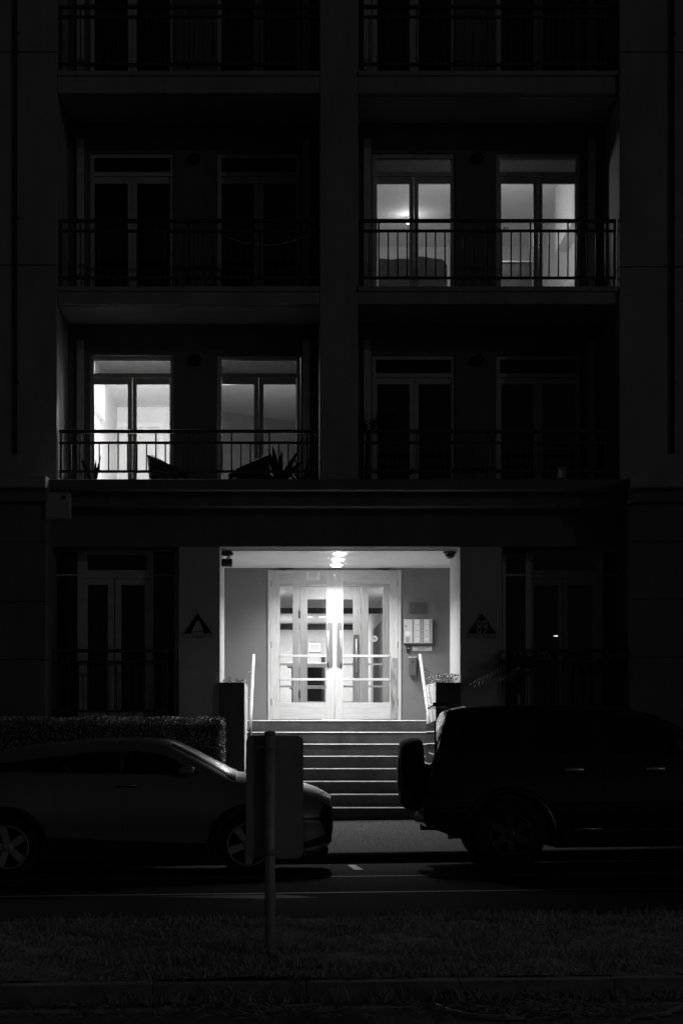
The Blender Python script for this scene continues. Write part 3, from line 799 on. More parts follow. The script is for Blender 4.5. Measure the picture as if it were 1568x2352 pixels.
# triangular signs
def tri_sign(cx, which):
    lab = 'triangular black sign with a letter A on the left porch pillar' if which=='A' else 'triangular black sign with number 89 on the right porch pillar'
    t=thing('triangle_sign',lab,'sign',(cx,F0,2.8),group='triangular signs on the porch pillars')
    D=F0; k=D/FPX
    zb=Z(1468,D); half=43*k; ht=60*k
    # outer raised backing in wall colour
    MB().prism_y([(cx-half,zb),(cx+half,zb),(cx,zb+ht)],D-.014,D-.001).build('backing','pillar',t)
    zb2=Z(1456,D)
    if which=='89':
        MB().prism_y([(cx-33*k,zb2),(cx+33*k,zb2),(cx,zb2+46*k)],D-.019,D-.0145).build('black_triangle','signblack',t)
        me=text_mesh('89',44*k*.98,.62); me.materials.clear(); me.materials.append(M['pillar'])
        o=link('number',me,t); o.location=(cx,D-.0235,zb2+1*k)
        o.matrix_parent_inverse=Matrix.Translation(-t.location)
    else:
        L=[(cx-33*k,zb2),(cx-15*k,zb2),(cx-12*k,zb2+12*k),(cx-5*k,zb2+26*k),(cx,zb2+31*k),(cx+5*k,zb2+26*k),(cx+11*k,zb2+14*k),(cx+12*k,zb2),(cx+33*k,zb2),(cx,zb2+46*k)]
        mb=MB(); n=len(L)
        # split into two limbs so that the faces stay simple
        mb.prism_y([L[0],L[1],L[2],L[3],L[4],L[9]],D-.019,D-.0145); mb.prism_y([L[9],L[4],L[5],L[6],L[7],L[8]],D-.019,D-.0145)
        mb.prism_y([(cx-13*k,zb2+3*k),(cx+12*k,zb2+5*k),(cx+12*k,zb2+7*k),(cx-13*k,zb2+4.5*k)],D-.0185,D-.0145)
        mb.build('letter','signblack',t)
    mb=MB(); x=cx-34*k; g=random.Random(4 if which=='A' else 8)
    for i in range(13):
        if i not in ((3,) if which=='A' else (6,)):
            w=g.uniform(2.4,3.8)*k; z0=Z(1466,D)
            mb.box(x,x+w*.35,D-.016,D-.0141,z0,z0+7*k)
            if g.random()<.6: mb.box(x+w*.35,x+w,D-.016,D-.0141,z0+g.choice([0,3,5.5])*k,z0+g.choice([6.9])*k if g.random()<.3 else z0+1.4*k+g.choice([0,3,5.5])*k)
            else: mb.box(x+w*.7,x+w,D-.016,D-.0141,z0,z0+7*k)
        x+=5.2*k
    mb.build('small_lettering','signblack',t)
tri_sign(X(455,F0),'A'); tri_sign(X(1106,F0),'89')
# inner porch things
rs=thing('round_sticker','round white sticker on the dark glass right of the inner door','sticker',(X(860,IY),IY,2.9))
MB().disc_y(X(860,IY),IY+.036,Z(1467,IY),.052,.003,28).build('disc','paper',rs)
cx,cz=X(860,IY),Z(1467,IY)
MB().prism_y([(cx-.03,cz+.022),(cx-.024,cz+.028),(cx+.03,cz-.02),(cx+.024,cz-.026)],IY+.0335,IY+.0355).build('slash','ink',rs)
MB().prism_y([(cx-.03,cz-.01),(cx-.03,cz-.004),(cx+.032,cz+.012),(cx+.032,cz+.006)],IY+.0335,IY+.0355).build('mark','ink',rs)
wb=thing('wall_heater','white upright box on the right wall just inside the doors','wall box',(VX1-.05,27.3,2.9))
MB().box(VX1-.12,VX1-.001,27.1,27.35,Z(1504,27.2),Z(1410,27.2)).build('box_body','white',wb,bevel=.01)
MB().box(VX1-.125,VX1-.1205,27.14,27.31,Z(1495,27.2),Z(1450,27.2)).build('grille','ivory',wb)
dk=thing('reception_desk','white topped reception desk in the lobby seen through the left door','desk',(.35,31,1.65))
MB().box(-.1,.62,30.9,31.4,2.58,2.66).build('desk_top','white',dk,bevel=.01)
MB().box(-.02,.52,31.0,31.35,1.65,2.578).build('desk_front','black',dk)
MB().box(-.06,.58,30.93,31.4,2.2,2.25).build('shelf_edge','white',dk)
pc=thing('framed_picture','small bright framed picture on the lobby back wall','picture',(X(722,41.9),41.95,3.0))
MB().box(X(709,41.9),X(736,41.9),41.90,41.928,Z(1497,41.9),Z(1478,41.9)).build('frame','steel',pc)
MB().box(X(711,41.9),X(734,41.9),41.896,41.899,Z(1495,41.9),Z(1480,41.9)).build('print','paper',pc)

# ------------------------------------------------------------------ rooms: lights and furniture
def ceiling_light(loc,power,label,glow='lampglow',r=.13,size=.2,pt=True):
    t=thing('ceiling_light',label,'ceiling lamp',loc)
    x,y,z=loc
    MB().lathe([(r*.5,z),(r*.55,z-.02)],(x,y,0),'z',20).build('base','white',t)
    MB().lathe([(r*.6,z-.021),(r,z-.05),(r*.9,z-.1),(r*.4,z-.13)],(x,y,0),'z',20).build('shade',glow,t,sm=True)
    lamp('lamp','POINT',(x,y,z-.30),power,t,size=.12)
    return t
t=thing('ceiling_light','small glowing ceiling lamp in the lit upper right flat','ceiling lamp',(X(938,29.0),29.0,9.95))
px_=X(938,29.0)
MB().tube([(px_,29.0,9.96),(px_,29.0,CE[2])],.012,6).build('cord','white',t)
MB().lathe([(.015,9.98),(.035,9.97),(.045,9.95),(.035,9.92),(.01,9.91)],(px_,29.0,0),'z',16).build('bulb','lampglow',t,sm=True)
lamp('lamp','POINT',(px_,28.9,9.80),5,t,size=.08)
ceiling_light((X(300,26.0),26.0,CE[1]),420,'ceiling lamp in the bright room of the lower left flat')
ceiling_light((X(745,27.6),27.3,CE[1]),7,'ceiling lamp in the dim room of the lower left flat',r=.08) if False else None
lamp('unseen_room_light','POINT',(XA0+2.1,26.4,6.1),56,bld,size=.1)  # unseen light without a fixture in the dim lower left room
lamp('unseen_room_light','POINT',(X(1095,26.2),26.2,8.9),36,bld,size=.15)  # hidden extra light added to brighten the lit upper right room
# armchair in the lit upper right flat
def lump(name,label,cat,cx,cy,z0,w,d,h,m,seed):
    g=random.Random(seed); mb=MB(); nx,nz=14,8
    t=thing(name,label,cat,(cx,cy,z0))
    mb=MB()
    # back cushion with uneven top, arms and seat
    top=[h*float(np.interp(i/nx,[0,.5,.58,.66,.8,.93,1],[.955,.96,1.0,.99,.97,.955,.86]))+g.uniform(-.008,.008) for i in range(nx+1)]
    for k,yy in ((0,cy-d*.5),(1,cy-d*.18)):
        for i in range(nx+1):
            x=cx-w/2+w*i/nx; e=min(i,nx-i); tt=top[i]*1
            mb.v+= [(x,yy,z0),(x,yy,z0+tt)]
    n=2*(nx+1)
    for i in range(nx):
        a=2*i; mb.f+=[(a,a+2,a+3,a+1),(n+a,n+a+1,n+a+3,n+a+2),(a+1,a+3,n+a+3,n+a+1)]
    mb.f+=[(0,1,n+1,n),(n-2,2*n-2,2*n-1,n-1)]
    mb.build('backrest',m,t)
    MB().box(cx-w/2+.02,cx+w/2-.02,cy-d*.17,cy+d*.5,z0+.1,z0+h*.45).build('seat',m,t,bevel=.03)
    for sx in (-1,1): MB().box(cx+sx*(w/2-.1)-.08,cx+sx*(w/2-.1)+.08,cy-d*.17,cy+d*.5,z0+h*.455,z0+h*.66).build('armrest',m,t,bevel=.03)
    for sx in (-1,1):
        for sy in (-.4,.4): MB().box(cx+sx*(w/2-.08)-.025,cx+sx*(w/2-.08)+.025,cy+sy*d-.025,cy+sy*d+.025,z0,z0+.099).build('leg','dark',t)
    return t
lump('armchair','dark rumpled armchair behind the lit upper right french window','armchair',X(945,26.0),26.1,F2+.05,X(1023,26)-X(868,26),.8,Z(600,26)-F2-.05,'sofa',2)
sd=thing('sideboard','dark sideboard behind the right hand lit upper window','sideboard',(X(1185,26.4),26.5,F2+.05))
MB().box(X(1140,26.4),X(1222,26.4),26.4,26.8,F2+.08,Z(602,26.4)).build('cabinet','timberdark',sd,bevel=.006)
MB().box(X(1138,26.4),X(1224,26.4),26.38,26.82,Z(602,26.4)+.001,Z(599,26.4)).build('top','ivory',sd)
for a in (1142,1214): MB().box(X(a,26.4),X(a+6,26.4),26.42,26.46,F2+.05,F2+.079).build('leg','dark',sd)
# small glowing disc added behind the ground floor right window for a reflected spot
nl=thing('added_glint','tiny glowing disc added for a reflection in the ground floor right window','lamp',(X(1277,24.6),24.6,2.9))
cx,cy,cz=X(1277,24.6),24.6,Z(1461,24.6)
MB().lathe([(.004,-.008),(.036,-.005),(.036,.004),(.004,.008)],(cx,cy,cz),'z',16).build('glint_disc','glintglow',nl)
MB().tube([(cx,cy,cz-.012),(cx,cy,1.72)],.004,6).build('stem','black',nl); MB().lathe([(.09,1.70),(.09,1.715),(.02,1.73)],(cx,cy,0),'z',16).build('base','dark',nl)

# ------------------------------------------------------------------ balcony things
def tub_chair(cx,cy,z0,label,rot):
    t=thing('tub_chair',label,'chair',(cx,cy,z0),group='tub chairs on the lower left balcony',local=True)
    t.rotation_euler=(0,0,rot); t.scale=(.86,.86,.9)
    mb=MB(); n=18
    for i in range(n+1):
        a=-2.3+4.6*i/n; h=.62+.16*math.cos(a)
        for r in (.27,.33): mb.v+=[(r*math.sin(a)*1.0,r*math.cos(a),.3),(r*1.12*math.sin(a),r*1.12*math.cos(a),h)]
    for i in range(n):
        b=4*i; mb.f+=[(b,b+1,b+5,b+4),(b+2,b+6,b+7,b+3),(b+1,b+3,b+7,b+5),(b,b+4,b+6,b+2)]
    mb.f+=[(0,2,3,1),(4*n,4*n+1,4*n+3,4*n+2)]
    mb.build('shell','dark',t,sm=False)
    MB().lathe([(.26,.3),(.27,.36),(.24,.4)],(0,0,0),'z',20).build('seat','dark',t,sm=True)
    for sx in (-1,1):
        for sy in (-1,1): MB().tube([(sx*.15,sy*.15,.31),(sx*.24,sy*.22,0)],.014,8).build('leg','black',t)
    return t
tub_chair(X(390,24.1),24.15,F1,'black tub chair in front of the bright left window',1.35)
tub_chair(X(567,24.1),24.15,F1,'black tub chair in front of the dim window, by the plants',-1.3)
def leafplant(name,label,cat,loc,blades_,hmin,hmax,width,m='palm',spread=.8,pot=True,group=None,seed=1,tilt=0):
    g=random.Random(seed)
    t=thing(name,label,cat,loc,group=group)
    x0,y0,z0=loc; base=z0
    if pot:
        MB().lathe([(.09,z0),(.13,z0+.2),(.14,z0+.21),(.12,z0+.215)],(x0,y0,0),'z',16).build('pot','dark',t,sm=True); base=z0+.2
    for i in range(blades_):
        a=g.uniform(0,2*math.pi); L=g.uniform(hmin,hmax); sp=g.uniform(.25,spread)
        d=Vector((math.cos(a)*sp+tilt,math.sin(a)*sp*.6,1)).normalized()
        side=d.cross(Vector((0,1,0.2))).normalized()
        mb=MB(); seg=5
        for k in range(seg+1):
            u=k/seg; p=Vector((x0,y0,base))+d*L*u+Vector((0,0,-.45*L*u*u*sp))
            wdt=width*math.sin(math.pi*min(.97,u*.9+.1))
            mb.v+=[tuple(p-side*wdt/2),tuple(p+side*wdt/2)]
        for k in range(seg): mb.f.append((2*k,2*k+1,2*k+3,2*k+2))
        mb.build('leaf',m,t)
    return t
leafplant('potted_plant','broad leafed potted plant beside the tub chair on the lower left balcony','plant',(X(640,23.95),23.95,F1),11,.35,.8,.075,seed=3,spread=.9)
leafplant('potted_plant','spiky potted plant at the right end of the lower left balcony','plant',(X(693,23.9),23.9,F1),24,.35,.66,.02,seed=5,spread=1.1)
leafplant('potted_plant','thin potted plant in front of the brightest window','plant',(X(216,24.1),24.1,F1),4,.5,.72,.04,seed=11,spread=.4)
def palm_fronds(name,label,loc,nf,L,stem,seed,group=None,lit='palm'):
    g=random.Random(seed); t=thing(name,label,'palm',loc,group=group); x0,y0,z0=loc
    MB().tube([(x0,y0,z0),(x0+.02,y0,z0+stem)],[.045,.035],8).build('trunk','twig',t,sm=True)
    for i in range(nf):
        a=g.uniform(0,2*math.pi); el=g.uniform(.25,1.25)
        d=Vector((math.cos(a)*math.cos(el),math.sin(a)*math.cos(el)*.6,math.sin(el)))
        mb=MB(); P=Vector((x0+.02,y0,z0+stem)); ll=L*g.uniform(.7,1.1)
        seg=11; pts=[]
        for k in range(seg+1):
            u=k/seg; pts.append(P+d*ll*u+Vector((0,0,-.5*ll*u*u)))
        mb.tube(pts,[.007*(1-.8*k/seg) for k in range(seg+1)],4)
        for k in range(2,seg+1):
            dd=(pts[k]-pts[k-1]).normalized(); sd=dd.cross(Vector((0,0,1)))
            if sd.length<.1: sd=Vector((1,0,0))
            sd.normalize()
            for s_ in (-1,1):
                l2=ll*.42*math.sin(math.pi*(.15+.8*k/seg)); q=pts[k]; tip=q+(sd*s_*.8+dd*.6+Vector((0,0,-.25)))*l2; w=dd*.011
                mb.add([q-w,q+w,tip],[(0,1,2)])
        mb.build('frond',lit,t)
    return t
palm_fronds('potted_palm','dark palm at the left end of the lower right balcony',(X(842,23.95),23.95,F1),16,.75,.95,2)
palm_fronds('garden_palm','spiky palm beside the right porch pillar, under the number sign',(X(1192,23.25),23.3,.4),20,.75,1.85,6)
palm_fronds('garden_palm','low palm behind the black car, near the pillar foot',(X(1240,23.2),23.25,.4),10,.5,1.0,9)
leafplant('potted_plant','low leafy pot plants behind the lower right railing','plant',(X(905,23.95),23.95,F1),18,.3,.55,.06,seed=21)
lt=thing('lantern','small pale lantern on the floor of the lower right balcony','lantern',(X(1288,23.8),23.8,F1))
lx=X(1288,23.3)
MB().box(lx-.055,lx+.055,23.25,23.36,4.842,4.86).build('base','cream',lt)
for sx in (-1,1): MB().box(lx+sx*.045-.008,lx+sx*.045+.008,23.26,23.35,4.861,5.02).build('post','cream',lt)
MB().box(lx-.05,lx+.05,23.28,23.33,4.90,5.01).build('glass_body','paper',lt); MB().box(lx-.06,lx+.06,23.25,23.36,5.021,5.04).build('cap','cream',lt)
# hanging rope on the dark upper left balcony
rp=MB(); P=[(X(500+u*220,23.75),23.7,Z(535+ (1-(2*u-1)**2)*30,23.75)) for u in np.linspace(0,1,14)]
o=rp.tube(P,.01,6).build('hanging_rope','frame',sm=True); tag(o,'thin rope sagging along the dark upper left balcony railing','rope')
# iron scroll on the lit balcony rail
P=[]
for t_ in np.linspace(0,5.4,26):
    r=.006+.0065*t_; P.append((X(1160,RYL)+r*math.cos(t_+1.2),RYL,Z(524,RYL)+r*math.sin(t_+1.2)))
P=[(X(1124,RYL),RYL,Z(515,RYL)),(X(1140,RYL),RYL,Z(521,RYL)),(X(1152,RYL),RYL,Z(528,RYL))]+P[::-1]
o=MB().tube(P,.005,6).build('iron_scroll','rail',sm=True); tag(o,'curled iron scroll between the rails of the lit upper balcony','ornament')
# wall lamps (unlit) between the windows
kk=0
for (bay,px,words_) in (('A',448,'between the lit lower left windows'),('A',448,'between the dark upper left windows'),('B',1097,'between the dark lower right windows'),('B',1097,'between the lit upper right windows')):
    fl_=(1,2,1,2)[kk]; py={1:829,2:366}[fl_]; zc=Z(py,WY); xc=X(px,WY)
    t=thing('wall_lamp','unlit oval bulkhead wall lamp '+words_,'wall lamp',(xc,WY-.03,zc),group='unlit wall lamps')
    MB().lathe([(.085,-.001),(.085,-.03),(.075,-.04)],(xc,WY-.03,zc),'y',20).build('base','dark',t,sm=True)
    MB().lathe([(.07,-.041),(.06,-.08),(.025,-.1)],(xc,WY-.03,zc),'y',20).build('lens','carglass',t,sm=True)
    kk+=1
# window boxes on the ground floor right railing
for (p,q,w) in ((1176,1262,'nearer the porch pillar'),(1364,1450,'at the far right end')):
    a,b=X(p,23.4),X(q,23.4); zt=Z(1518,23.4)
    t=thing('window_box','dark planter box hung on the right ground floor railing '+w,'window box',((a+b)/2,23.4,zt-.17),group='window boxes')
    mb=MB(); mb.prism_x([(23.32,zt-.16),(23.28,zt),(23.466,zt),(23.466,zt-.16)],a,b); mb.build('box_body','dark',t)
    leaves(260,lambda n,a=a,b=b,zt=zt: np.stack([rng.uniform(a,b,n),rng.uniform(23.3,23.45,n),zt+rng.uniform(-.01,.10,n)],1),.05,'foliage','leaf',t)
# ------------------------------------------------------------------ hedge
hd=thing('hedge','clipped leafy hedge in front of the left ground floor window','hedge',(-2.6,22.4,.2))
HX1=-.90
def hedge_s(n):
    x=np.empty(n);y=np.empty(n);z=np.empty(n)
    k=int(n*.36); k2=int(n*.28); k3=n-k-k2
    jit=lambda m: np.abs(rng.normal(0,.035,m))
    # top
    x[:k]=rng.uniform(-5.2,HX1,k); y[:k]=rng.uniform(22.0,22.85,k); z[:k]=1.675-jit(k)+.012*np.sin(x[:k]*7)+.01*np.sin(x[:k]*17+y[:k]*9)
    # right end
    x[k:k+k2]=HX1-jit(k2)+.012*np.sin(rng.uniform(0,6,k2)); y[k:k+k2]=rng.uniform(22.0,22.85,k2); z[k:k+k2]=rng.uniform(.25,1.68,k2)
    x[k:k+k2]-=np.maximum(0,z[k:k+k2]-1.58)**2*6
    # front
    x[k+k2:]=rng.uniform(-5.2,HX1,k3); y[k+k2:]=22.0+jit(k3)+.012*np.sin(x[k+k2:]*9); z[k+k2:]=rng.uniform(.3,1.68,k3)
    return np.stack([x,y,z],1)
leaves(64000,hedge_s,.031,'foliage','leaf',hd,aspect=.62)
def stray(n):
    c=rng.uniform(-5.2,HX1-.03,70); k=rng.integers(0,70,n); u=rng.random(n)
    return np.stack([c[k]+rng.normal(0,.03,n),22.0+(k*0.618%1)*.8+rng.normal(0,.02,n),1.66+.05*u*((k*0.37)%1)],1)
leaves(1600,stray,.034,'stray_shoots','leaf',hd,aspect=.55)
MB().box(-5.2,HX1-.06,22.07,22.8,.25,1.60).build('inner_branches','twig',hd)
mb=MB()
for i in range(14): mb.tube([(-4.9+i*.29,22.4,.05),(-4.9+i*.29,22.4,.4)],.02,6)
mb.build('stems','twig',hd,kind='stuff')
# ------------------------------------------------------------------ street sign, seen from behind
SP=(X(620,11.57),11.57)
zp=zr(SP[0],11.57)
sg=thing('street_sign','grey back of a street sign on a pole in the grass','street sign',(SP[0],SP[1],.12))
MB().tube([(SP[0],SP[1],.02),(SP[0],SP[1],1.585)],.035,20).build('pole','galv',sg,sm=True)
MB().lathe([(.037,1.575),(.037,1.598),(.02,1.605)],(SP[0],SP[1],0),'z',20).build('pole_cap','signback',sg,sm=True)
x0,x1=X(565,11.62),X(696.5,11.62); z0,z1=.755,1.576
rr=.045; poly=[]
for (cx,cz,a0) in ((x1-rr,z1-rr,0),(x0+rr,z1-rr,90),(x0+rr,z0+rr,180),(x1-rr,z0+rr,270)):
    for a in range(0,91,15): poly.append((cx+rr*math.cos(R(a0+a)),cz+rr*math.sin(R(a0+a))))
MB().prism_y(poly,SP[1]+.052,SP[1]+.055).build('sign_panel','signback',sg)
for zz in (1.50,.80):
    MB().lathe([(.04,zz-.02),(.042,zz),(.04,zz+.02)],(SP[0],SP[1],0),'z',20).build('clamp','signback',sg,sm=True)
    for bx_ in (-.052,.052): MB().lathe([(.009,-.012),(.009,0)],(SP[0]+bx_,SP[1]+.03,zz),'y',6).build('bolt','steel',sg)
    MB().box(SP[0]-.065,SP[0]+.065,SP[1]+.03,SP[1]+.051,zz-.014,zz+.014).build('clamp_bar','signback',sg)
# ------------------------------------------------------------------ litter in the near gutter
def frond(pts,r,label):
    o=MB().tube(pts,[r*(.5+.5*math.sin(math.pi*(i+.6)/(len(pts)+.2))) for i in range(len(pts))],6).build('fallen_frond','frond',sm=True); tag(o,label,'fallen frond'); return o
def gpt(px,py,lift=.0):
    # a point lying on the near gutter, found from where it lies in the street
    D=10.2
    for _ in range(8):
        x=X(px,D); D=(EYE-(zr(x,D)+lift))*FPX/(py-VY)
    return (X(px,D),D,zr(X(px,D),D)+lift)
frond([gpt(1002,2309,.012),gpt(1030,2322,.012),gpt(1070,2334,.014),gpt(1120,2338,.014),gpt(1165,2339,.012),gpt(1205,2339,.012)],.017,'long pale curved palm frond lying in the near gutter')
frond([gpt(1455,2338,.01),gpt(1490,2333,.012),gpt(1530,2327,.012),gpt(1568,2312,.02),gpt(1600,2300,.02)],.012,'thin curved frond at the right edge of the near gutter')
frond([gpt(560,2316,.008),gpt(650,2313,.01),gpt(740,2306,.01)],.008,'thin straight twig lying along the kerb below the sign')
g=random.Random(5); mb=MB()
for i in range(900):
    c_=g.random()
    px=g.gauss(1230,110) if c_<.55 else g.gauss(560,60) if c_<.7 else g.uniform(0,1568)
    py=g.gauss(2318,9) if c_<.7 else g.uniform(2303,2345)
    p=Vector(gpt(px,py,.006)); a=g.uniform(-.6,.6)+(math.pi if g.random()<.5 else 0); L=g.uniform(.03,.14); w=g.uniform(.003,.011)
    d=Vector((math.cos(a),math.sin(a)*.6,g.uniform(-.02,.35)*.4)); sd=Vector((-d.y,d.x,.3)).normalized()
    if p.y>10.38: p.y=10.36
    q=p+d*L; q.y=min(q.y,10.385); m_=(p+q)/2+Vector((0,0,.012))
    mb.add([p-sd*w*.3,m_-sd*w,q,m_+sd*w+Vector((0,0,.006))],[(0,1,2,3)])
mb.build('leaf_litter','frond',kind='stuff')

# ------------------------------------------------------------------ cars
def curve(pts):
    xs=[p[0] for p in pts]; ys=[p[1] for p in pts]
    def f(x): return float(np.interp(x,xs,ys))
    return f
def scurve(pts,r=.06):
    f=curve(pts)
    return lambda x: sum(f(x+d*r)*w for d,w in ((-1,.15),(-.5,.22),(0,.26),(.5,.22),(1,.15)))
class Car:
    def __init__(s,root,zt,zb,wp,shape,n,x0,x1,warp=None,crown=lambda x:.03):
        s.crown=crown; s.root=root; s.zt=lambda x: zt(x)-crown(x); s.zb=zb; s.wp=wp; s.shape=shape; s.n=n; s.x0=x0; s.x1=x1; s.warp=warp or (lambda x,z:0)
    def cz(s,x,y):
        We=.96*s.wp(x)*s.shape(s.zt(x))
        return s.crown(x)*max(0,1-(y/We)**2)
    def w(s,x,z):
        zb,zt=s.zb(x),s.zt(x); n=s.n(x)
        u=min(max((z-zb)/(zt-zb),0),1)
        return s.wp(x)*s.shape(z)*(max(0,1-u**n))**(1/n)
    def body(s,m,arches,name='body'):
        mb=MB(); N=110; phis=None; ring=None
        for i in range(N+1):
            x=s.x0+(s.x1-s.x0)*i/N; zb,zt=s.zb(x),s.zt(x); n=s.n(x)
            us=list(np.linspace(0,.86,18)); f0=math.asin(.86**(n/2))
            us+= [math.sin(f)**(2/n) for f in np.linspace(f0,math.pi/2,22)[1:-1]]
            pts=[(s.wp(x)*s.shape(zb+(zt-zb)*u)*(1-u**n)**(1/n), zb+(zt-zb)*u) for u in us]
            pts[0]=(pts[0][0]-.04,zb)
            full=[(-y,z) for y,z in pts]+[(0,zt)]+[(y,z) for y,z in pts[::-1]]
            ring=len(full)
            for (y,z) in full: mb.v.append((x+s.warp(x,z),y,z+(s.cz(x,y) if z>(zb+zt)/2 else 0)))
        for i in range(N):
            for k in range(ring):
                k2=(k+1)%ring
                mb.f.append((i*ring+k,i*ring+k2,(i+1)*ring+k2,(i+1)*ring+k))
        mb.f.append(tuple(range(ring))); mb.f.append(tuple(N*ring+k for k in range(ring))[::-1])
        me=mb.mesh(name,m,sm=True)
        o=bpy.data.objects.new(name,me); coll.objects.link(o)
        cut=MB()
        for (cx,cz,r,yi) in arches:
            for sgn in (-1,1): cut.tube([(cx,sgn*yi,cz),(cx,sgn*1.4,cz)],r,40)
        cm=cut.mesh('cut','black'); co=bpy.data.objects.new('cut',cm); coll.objects.link(co)
        b=o.modifiers.new('b','BOOLEAN'); b.object=co; b.operation='DIFFERENCE'; b.solver='EXACT'
        dg=bpy.context.evaluated_depsgraph_get(); dg.update()
        me2=bpy.data.meshes.new_from_object(o.evaluated_get(dg)); me2.name=name
        bpy.data.objects.remove(o); bpy.data.objects.remove(co); bpy.data.meshes.remove(cm)
        for p in me2.polygons: p.use_smooth=True
        try: me2.set_sharp_from_angle(angle=R(38))
        except Exception: pass
        return link(name,me2,s.root)
    def panel(s,name,m,xs,lo,hi,off=.005,nz=8,sides=(-1,1),parent=None,label=None,sm=True,split=False):
        "a skin piece that follows the body side between two curves, 4 mm proud, with rim"
        out=[]
        for sg_ in sides:
            mb=MB(); nx=len(xs)
            for layer in (off,off-.012):
                for x in xs:
                    a,b=lo(x),hi(x)
                    for j in range(nz+1):
                        z=a+(b-a)*j/nz; mb.v.append((x+s.warp(x,z),sg_*(s.w(x,z)+layer),z))
            K=nx*(nz+1)
            for i in range(nx-1):
                for j in range(nz):
                    a=i*(nz+1)+j; mb.f.append((a,a+nz+1,a+nz+2,a+1)); mb.f.append((K+a,K+a+1,K+a+nz+2,K+a+nz+1))
            for i in range(nx-1):
                for j in (0,nz):
                    a=i*(nz+1)+j; mb.f.append((a,K+a,K+a+nz+1,a+nz+1))
            for j in range(nz):
                for i in (0,nx-1):
                    a=i*(nz+1)+j; mb.f.append((a,a+1,K+a+1,K+a))
            me=mb.mesh(name,m,sm)
            try: me.set_sharp_from_angle(angle=R(40))
            except Exception: pass
            out.append(link(name,me,parent or s.root,label=label))
        return out
    def top(s,name,m,xs,frac,off=.005,nu=16,parent=None,f2=None):
        "a skin piece over the top (windscreen, bonnet, roof) spanning +-frac of the half width"
        mb=MB()
        for x in xs:
            zb,zt,n=s.zb(x),s.zt(x),s.n(x); fr=frac(x) if callable(frac) else frac
            for j in range(nu+1):
                q=-fr+2*fr*j/nu
                # solve height where width equals |q|*edge
                W=s.wp(x)*s.shape(zt)
                u=(max(0,1-abs(q)**n))**(1/n); z=zb+(zt-zb)*u
                mb.v.append((x+s.warp(x,z),q*W,z+off+s.cz(x,q*W)))
        nx=len(xs)
        for i in range(nx-1):
            for j in range(nu):
                a=i*(nu+1)+j; mb.f.append((a,a+nu+1,a+nu+2,a+1))
        return mb.build(name,m,parent or s.root,sm=True)
    def arch(s,name,m,cx,cz,r0,r1,a0=-8,a1=188,off=.012,sides=(-1,1)):
        for sg_ in sides:
            mb=MB(); n=30
            for i in range(n+1):
                a=R(a0+(a1-a0)*i/n)
                for (r,o_) in ((r0,-.06),(r0,off),((r0+r1)/2,off+.006),(r1,off-.004),(r1,-.01)):
                    x,z=cx+r*math.cos(a),cz+r*math.sin(a); zz=max(z,s.zb(x)+.01)
                    mb.v.append((x+s.warp(x,zz),sg_*(s.w(x,zz)+o_),z))
            for i in range(n):
                for k in range(4): b=5*i+k; mb.f.append((b,b+1,b+6,b+5))
            mb.build(name,m,s.root,sm=True)
def wheel(root,x,y,z,r,rimr,w,side,spokes,mrim,rot=0.3):
    "side -1: outer face towards -y"
    o=MB().lathe([(rimr*.98,-w/2+.01),(rimr+.015,-w/2),(r-.03,-w/2+.004),(r-.008,-w/2+.03),(r,-w/2+.06),(r,w/2-.06),(r-.008,w/2-.03),(r-.03,w/2-.004),(rimr,w/2)],(0,0,0),'y',48,caps=False).build('wheel','tyre',root,sm=True)
    o.location=(x,y,z)
    f=-w/2 if side<0 else w/2; k=1 if side<0 else -1
    MB().lathe([(rimr,f+k*.008),(rimr-.012,f+k*.004),(rimr-.025,f+k*.02),(rimr-.03,f+k*.12),(.06,f+k*.13),(.002,f+k*.13)],(0,0,0),'y',48,caps=False).build('rim_barrel','cladding',o,sm=True)
    MB().lathe([(rimr+.002,f+k*.004),(rimr+.002,f-k*.004),(rimr-.014,f-k*.002),(rimr-.014,f+k*.012)],(0,0,0),'y',48,caps=False).build('rim_lip',mrim,o,sm=True)
    for i in range(spokes):
        a=rot+2*math.pi*i/spokes; ca,sa=math.cos(a),math.sin(a)
        def P(rad,lat,yy): return (rad*ca-lat*sa, f+k*yy, rad*sa+lat*ca)
        R1=rimr-.012; mb=MB()
        mb.add([P(.03,-.035,.025),P(.03,.035,.025),P(R1,.055,.012),P(R1,-.03,.012),P(.03,-.035,.06),P(.03,.035,.06),P(R1,.055,.05),P(R1,-.03,.05)],
               [(0,1,2,3),(4,7,6,5),(0,4,5,1),(1,5,6,2),(2,6,7,3),(3,7,4,0)])
        mb.build('spoke',mrim,o)
    MB().lathe([(.055,f+k*.02),(.05,f+k*.014),(.02,f+k*.012)],(0,0,0),'y',20).build('hub_cap',mrim,o,sm=True)
    MB().lathe([(.15,f+k*.135),(.15,f+k*.118),(.05,f+k*.116)],(0,0,0),'y',32).build('brake_disc','dark',o,sm=True)
    return o

